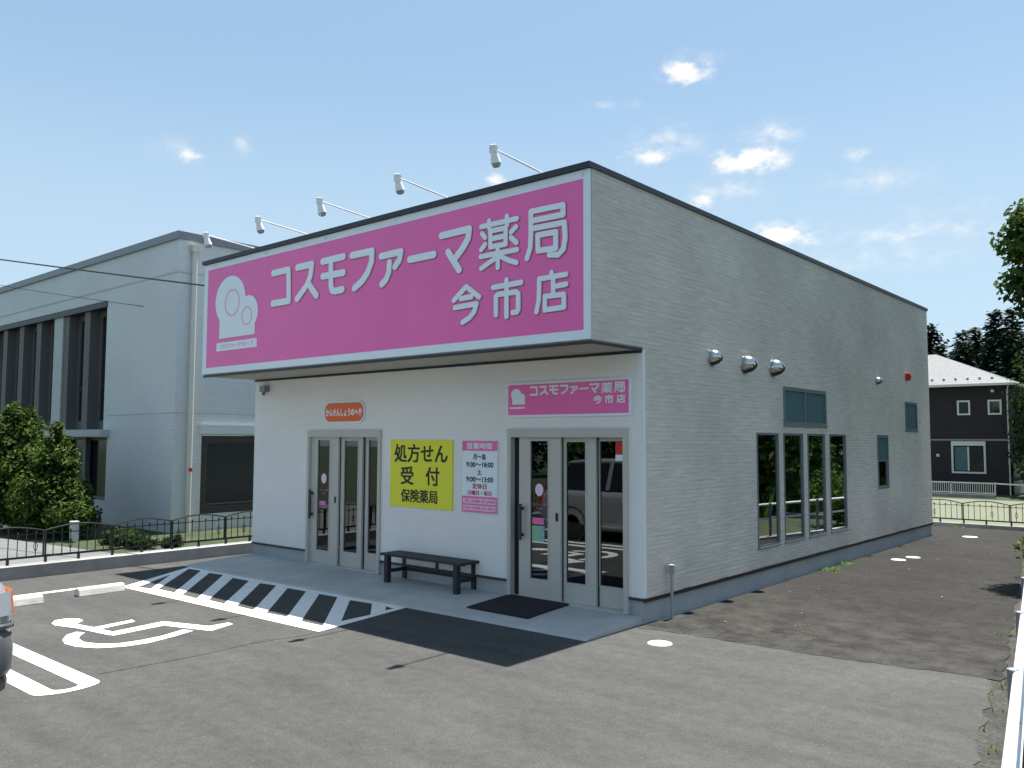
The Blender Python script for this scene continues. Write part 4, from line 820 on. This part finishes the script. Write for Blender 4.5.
tree('garden_tree','dark leafy bush low at the left edge behind the iron fence','bush',(-16.2,-2.2,0),1.3,[(-16.2,-2.3,.7,.8,.5,.6)],3500,.12,'leaf_garden',13)
for i, (x, y, rr, lb) in enumerate(((-11.6,-.6,.38,'low round shrub beside the white marker post'),(-10.75,-.55,.40,'low shrub behind the middle of the iron fence'),(-12.1,-.3,.35,'low dark shrub against the foot of the garden bush'),(-9.9,-.35,.22,'smallest low shrub at the right end of the garden bed'))):
    tree('shrub', lb, 'shrub', (x,y,0), .25, [(x,y,.10,rr,rr*.8,.17)], 1000, .08, 'leaf_dark', 20+i, r=.02)
tree('roadside_tree','tall leafy tree overhanging the right edge of the side path','tree',(4.75,7.4,-.03),6.0,[(4.7,7.4,5.0,1.4,1.4,1.0),(3.25,6.6,5.25,.85,.7,.5),(3.35,6.5,4.5,.90,.7,.45),(3.0,6.5,5.05,.52,.5,.45),(3.05,6.5,4.45,.5,.5,.35),(3.15,6.6,5.45,.5,.5,.32),(3.6,6.7,4.9,.8,.6,.6),(5.4,7.9,4.2,1.3,1.4,.9),(4.3,7.2,5.9,.9,.9,.6),(3.6,6.4,3.95,.85,.6,.28),(3.55,6.9,3.1,.8,.6,.35)],32000,.14,'leaf_tree',31,r=.13)
tree('shrub','leafy green shrub at the right edge of the dark side path','shrub',(3.15,6.6,0),.6,[(3.2,6.6,.4,.62,.7,.42),(3.1,7.3,.55,.5,.6,.5)],2600,.10,'leaf_tree',32,r=.03)
tree('shrub','pale green shrub at the right end of the black back fence','shrub',(2.1,13.3,0),.8,[(2.15,13.2,.45,.55,.6,.5),(2.5,12.6,.7,.6,.6,.6)],2400,.11,'leaf_tree',33,r=.03)
for i, (x, y, z, h, rr, lb) in enumerate(((-2.2,40.6,-.8,2.6,.8,'broad green shrub right beside the brown house wall'),(-.9,38,-.8,2.4,1.2,'light green shrub at the right edge beyond the gravel field'),(-2.6,42.2,-.8,7.6,1.35,'dark leafy tree to the right of the brown house'))):
    tree('field_tree', lb, 'tree' if h > 5 else 'shrub', (x,y,z), h, [(x,y,z+h*.55,rr,rr,h*.45),(x+.3,y-.2,z+h*.35,rr*.9,rr*.8,h*.3)], 4500, .24, ('leaf_tree','leaf_field','leaf_dark')[i], 40+i, r=.1)
def conifer(h, rad, seed):
    rng = random.Random(seed); root = empty('conifer',(0,0,0))
    tk = MB(); tk.tube([(0,0,-.5),(0,0,h*.5),(0,0,h*.97)],[.28,.18,.03],7); tk.build('trunk','bark',root,fix=False)
    cr = MB(); L = 30
    for i in range(L):
        t = i/L; z = h*(.08+.90*t); rl = rad*(1-t)**.7*rng.uniform(.78,1.15)+.10
        for j in range(int(9+rl*16)):
            a = rng.uniform(0,2*math.pi); q = (.2+.8*rng.random()**.6)*rl; c = Vector((math.cos(a)*q, math.sin(a)*q, z-q*.28+rng.uniform(-.3,.3)))
            for _ in range(4):
                P = c+Vector((rng.gauss(0,.30), rng.gauss(0,.30), rng.gauss(0,.2))); d = Vector((math.cos(a)+rng.uniform(-.7,.7), math.sin(a)+rng.uniform(-.7,.7), rng.uniform(-.7,.3))).normalized(); s = rng.uniform(.5,1.0)*(1-.35*t); u = d.cross(Vector((rng.uniform(-.7,.7),rng.uniform(-.7,.7),1))).normalized()
                cr.add([P-d*s*.5, P+u*s*.30, P+d*s*.6, P-u*s*.30], [(0,1,2,3)])
    cr.build('crown','leaf_conifer',root,fix=False); return root
random.seed(77)
protos = [conifer(15.5,2.5,1), conifer(14,2.7,2), conifer(16.5,2.3,3)]
spots = []
for row, yy in enumerate((80, 86, 93, 101)):
    for k in range(18): spots.append((-30+k*2.3+random.uniform(-.9,.9)+row*.8, yy+random.uniform(-2.5,2.5), -.8))
for i, (x, y, z) in enumerate(spots):
    o = protos[i] if i < 3 else copy_tree(protos[i % 3]); s = random.uniform(.76,1.0)*(.97+.055*(i//18)); o.location = (x,y,z); o.scale = (s*1.1,s*1.1,s); o.rotation_euler = (0,0,random.uniform(0,6.28))
    tag(o, 'tall dark conifer in the wood behind the brown house', 'conifer', 'conifers in the wood behind the brown house')
hg = MB(); rng = random.Random(8); cols_, rows_ = 60, 10; k0 = len(hg.v)
for j in range(rows_+1):
    for i in range(cols_+1):
        t = j/rows_; hg.v.append((-90+2.6*i, 100+45*t, -.9+11.5*math.sin(t*math.pi/2)*(1+.12*math.sin(i*.31)+.06*math.sin(i*.83))+rng.uniform(-.5,.5)*(j > 0)))
for j in range(rows_):
    for i in range(cols_): q = k0+j*(cols_+1)+i; hg.f.append((q, q+1, q+cols_+2, q+cols_+1))
tag(hg.build('hill','wood_floor'), kind=S)
# beyond the guardrail and behind the photographer: field and trees seen in the glass
fd = MB(); rng = random.Random(3)
for _ in range(9000):
    x = rng.uniform(4.6,14); y = rng.uniform(-2,14); h = rng.uniform(.25,.9); a = rng.uniform(0,6.28); dx_, dy_ = math.cos(a)*.09, math.sin(a)*.09
    fd.add([(x-dx_,y-dy_,-.03),(x+dx_,y+dy_,-.03),(x+rng.uniform(-.25,.25),y+rng.uniform(-.25,.25),h)], [(0,1,2)])
tag(fd.build('field_crop','leaf_field',fix=False), kind='stuff')
bigs = []
for i in range(3):
    rng = random.Random(50+i); root = empty('broadleaf_tree',(0,0,0)); bl = [(rng.uniform(-1.2,1.2),rng.uniform(-1.2,1.2),rng.uniform(2.2,5.2),rng.uniform(1.3,2.0),rng.uniform(1.3,2.0),rng.uniform(1.1,1.6)) for _ in range(6)]+[(0,0,1.4,2,2,1.2)]
    tk = MB(); limbs(tk,(0,0,0),(0,0,4.6),.16,bl,rng); tk.build('trunk','bark',root,fix=False); cr = MB(); leaves(cr,bl,6000,.34,rng); cr.build('crown','leaf_far',root,fix=False); bigs.append(root)
bs = [(6.5+1.25*k+random.uniform(-.6,.6), 15+4.2*k, -.75) for k in range(9)]+[(4.5,26,-.75),(6.5,32,-.75),(3.8,36,-.75),(8.5,40,-.75),(11,47,-.75),(5.5,45,-.75)]+[(-30+4.2*k, -30+random.uniform(-2,2), 0) for k in range(9)]
for i, (x,y,z) in enumerate(bs):
    o = bigs[i] if i < 3 else copy_tree(bigs[i%3]); s = random.uniform(.9,1.3); o.location = (x,y,z-.03); o.scale = (s,s,s); o.rotation_euler = (0,0,random.uniform(0,6.28))
    tag(o, 'broad green tree beyond the guardrail' if i < 15 else 'broad green tree across the street before the car park', 'tree', 'trees beyond the guardrail' if i < 15 else 'trees across the street')
# weeds, tufts and fallen leaves
for i, (x, y, lb) in enumerate(((.12,5.35,'small green weed at the wall foot nearer the tall windows'),(.13,6.1,'small green weed at the wall foot beside the drain covers'),(3.30,2.2,'small green weed tuft at the right edge of the dark path'),(-.0,13.9,'weed tuft at the foot of the back fence'))):
    rng = random.Random(60+i); q = MB()
    for _ in range(60):
        a = rng.uniform(0,6.28); ln = rng.uniform(.03,.10); bx_, by_ = x+rng.gauss(0,.07), y+rng.gauss(0,.10); c, s_ = math.cos(a), math.sin(a)
        q.add([(bx_-s_*.010,by_+c*.010,.004),(bx_+s_*.010,by_-c*.010,.004),(bx_+c*ln*.8,by_+s_*ln*.8,ln*.7)], [(0,1,2)])
    tag(q.build('weed','leaf_field',fix=False), lb, 'weed')
fl = MB(); rng = random.Random(9)
for _ in range(22):
    y = rng.uniform(.5,13); x = rng.uniform(.4, xr(y)-.6); a = rng.uniform(0,6.28); s_ = rng.uniform(.014,.03); c, d = math.cos(a)*s_, math.sin(a)*s_
    fl.add([(x-c,y-d,.008),(x+d*.5,y-c*.5,.015),(x+c,y+d,.010),(x-d*.5,y+c*.5,.016)], [(0,1,2,3)])
tag(fl.build('fallen_leaves','dead_leaf',fix=False), kind='stuff')
gv = MB(); rng = random.Random(19)
for _ in range(260):
    y = rng.uniform(-6,14); x = xr(y)-.12+rng.gauss(0,.16); a = rng.uniform(0,6.28); ln = rng.uniform(.02,.08); c, d = math.cos(a), math.sin(a)
    if x < xr(y)-.34: continue
    gv.add([(x-d*.008,y+c*.008,-.01),(x+d*.008,y-c*.008,-.01),(x+c*ln*.6,y+d*ln*.6,ln)], [(0,1,2)])
tag(gv.build('verge_grass','leaf_field',fix=False), kind='stuff')

# ------------------------------------------------------------------ parked car (only its nose corner is in view; it also shows in the door glass)
def make_car():
    root = empty('parked_car',(0,0,0))
    def loft(secs, ring):
        q = MB(); n = len(ring(secs[0]))
        for s in secs: q.v += ring(s)
        for i in range(len(secs)-1):
            for j in range(n): q.f.append((i*n+j, i*n+(j+1)%n, (i+1)*n+(j+1)%n, (i+1)*n+j))
        q.f.append(tuple(range(n))); q.f.append(tuple(range((len(secs)-1)*n+n-1, (len(secs)-1)*n-1, -1))); return q
    # x: 0 = nose, negative towards the tail; section: (x, half width, z bottom, z top)
    def ring(s):
        x, hw, zb, zt = s; o = []
        for (u, v) in ((-1,.16),(-.97,.05),(-.9,0),(.9,0),(.97,.05),(1,.16),(1.0,.55),(.985,.80),(.94,.93),(.84,1),(-.84,1),(-.94,.93),(-.985,.80),(-1.0,.55)): o.append((x, u*hw, zb+v*(zt-zb)))
        return o
    body = loft([(-.0,.70,.34,.86),(-.03,.77,.30,.91),(-.09,.82,.27,.95),(-.2,.848,.24,.98),(-.5,.855,.22,1.02),(-1.15,.86,.22,1.06),(-2.4,.86,.22,1.05),(-3.6,.86,.24,1.06),(-4.05,.83,.28,1.04),(-4.2,.74,.34,.95)], ring)
    body.build('body','car_silver',root,smooth=True,org=(0,0,0))
    def cab(s):
        x, hw0, hw1, zb, zt = s; return [(x,-hw0,zb),(x,hw0,zb),(x,hw1,zt-.05),(x,hw1*.93,zt),(x,-hw1*.93,zt),(x,-hw1,zt-.05)]
    gl = loft([(-1.0,.76,.75,1.03,1.08),(-1.75,.79,.66,1.03,1.56),(-2.1,.79,.66,1.03,1.62),(-3.5,.79,.66,1.03,1.60),(-4.1,.77,.70,1.02,1.1)], cab); gl.build('greenhouse','dark_glass',root)
    rf_ = loft([(-1.70,0,.655,1.545,1.585),(-2.1,0,.665,1.60,1.650),(-3.0,0,.665,1.61,1.66),(-3.55,0,.65,1.58,1.62)], lambda s: [(s[0],-s[2],s[3]-.02),(s[0],s[2],s[3]-.02),(s[0],s[2]*.97,s[4]-.01),(s[0],s[2]*.8,s[4]+.01),(s[0],-s[2]*.8,s[4]+.01),(s[0],-s[2]*.97,s[4]-.01)]); rf_.build('roof','car_silver',root,smooth=True)
    for sd_ in (-1, 1):
        pl = MB(); pl.bar((-1.08,sd_*.765,1.05),(-1.78,sd_*.675,1.58),.06,.03); pl.bar((-2.55,sd_*.80,1.04),(-2.5,sd_*.68,1.60),.09,.03); pl.bar((-3.95,sd_*.785,1.04),(-3.5,sd_*.68,1.59),.13,.03); pl.build('pillar','car_silver',root)
        def lens_strip(mb, plan, z0, z1, dep=.05):
            n = len(plan)
            for i in range(n-1):
                (xa, ya), (xb, yb) = plan[i], plan[i+1]
                lo = [(xa,sd_*ya,z0),(xb,sd_*yb,z0),(xb-dep*.6,sd_*(yb-dep),z0),(xa-dep,sd_*(ya-dep*.6),z0)]
                mb.hull8(lo, [(x-.025,y-sd_*.01,z1) for x, y, z in lo])
        hl = MB(); lens_strip(hl, [(.016,.50),(.010,.68),(-.022,.785),(-.060,.822)], .715, .885); hl.build('headlight','lens',root)
        am = MB(); lens_strip(am, [(-.061,.824),(-.100,.848),(-.15,.860),(-.22,.868),(-.32,.872)], .72, .885, .03); am.build('indicator','amber',root)
        mr_ = MB(); mr_.lathe([(.02,-.10),(.08,-.06),(.09,.03),(.05,.10)], (-1.35,sd_*.94,1.10), (0,sd_,0), 12); mr_.build('mirror','car_silver',root,smooth=True)
        for x in (-.80,-3.35):
            wh = MB(); wh.lathe([(.20,-.10),(.305,-.10),(.32,-.07),(.32,.05),(.30,.085),(.21,.09)], (x,sd_*.77,.32), (0,sd_,0), 28); wo2 = wh.build('wheel','tyre',root)
            rm = MB(); rm.lathe([(.205,.02),(.205,.08),(.17,.06),(.05,.075),(.01,.078)], (x,sd_*.77,.32), (0,sd_,0), 20); rm.build('rim','stainless',wo2)
            ac_ = MB(); ac_.lathe([(.35,.065),(.37,.094),(.33,.094)], (x,sd_*.77,.33), (0,sd_,0), 28, False); ac_.build('wheel_arch','car_grey',root)
        tl_ = MB(); tl_.box(-4.2,-4.0,sd_*.70-.1,sd_*.70+.1,.75,1.0); tl_.build('tail_light','red',root,bevel=.02)
    bp = loft([(.05,.66,.30,.60),(.03,.75,.27,.62),(-.03,.82,.26,.635),(-.13,.862,.25,.64),(-.50,.870,.25,.62)], ring); bp.build('bumper','bumper_grey',root,smooth=True)
    lo_ = loft([(.035,.62,.15,.28),(.01,.72,.15,.28),(-.05,.79,.15,.28),(-.15,.835,.15,.28),(-.45,.845,.15,.28)], ring); lo_.box(.0,.055,-.45,.45,.30,.38); lo_.build('air_dam','car_grey',root)
    sl_ = loft([(.042,.68,.62,.66),(.02,.765,.62,.66),(-.035,.828,.62,.66),(-.13,.866,.62,.66),(-.3,.869,.62,.655)], ring); sl_.build('trim_strip','car_grey',root)
    gq = MB(); gq.box(-.05,.012,-.48,.48,.66,.76); gq.build('grille','car_grey',root,bevel=.01)
    pq = MB(); pq.box(.05,.062,-.165,.165,.42,.585); pq.build('number_plate','sign_white',root)
    return root
car = make_car(); tag(car, 'silver car parked at the left edge with only its headlight corner showing', 'car')
car.location = (-1.985, -6.54, 0)
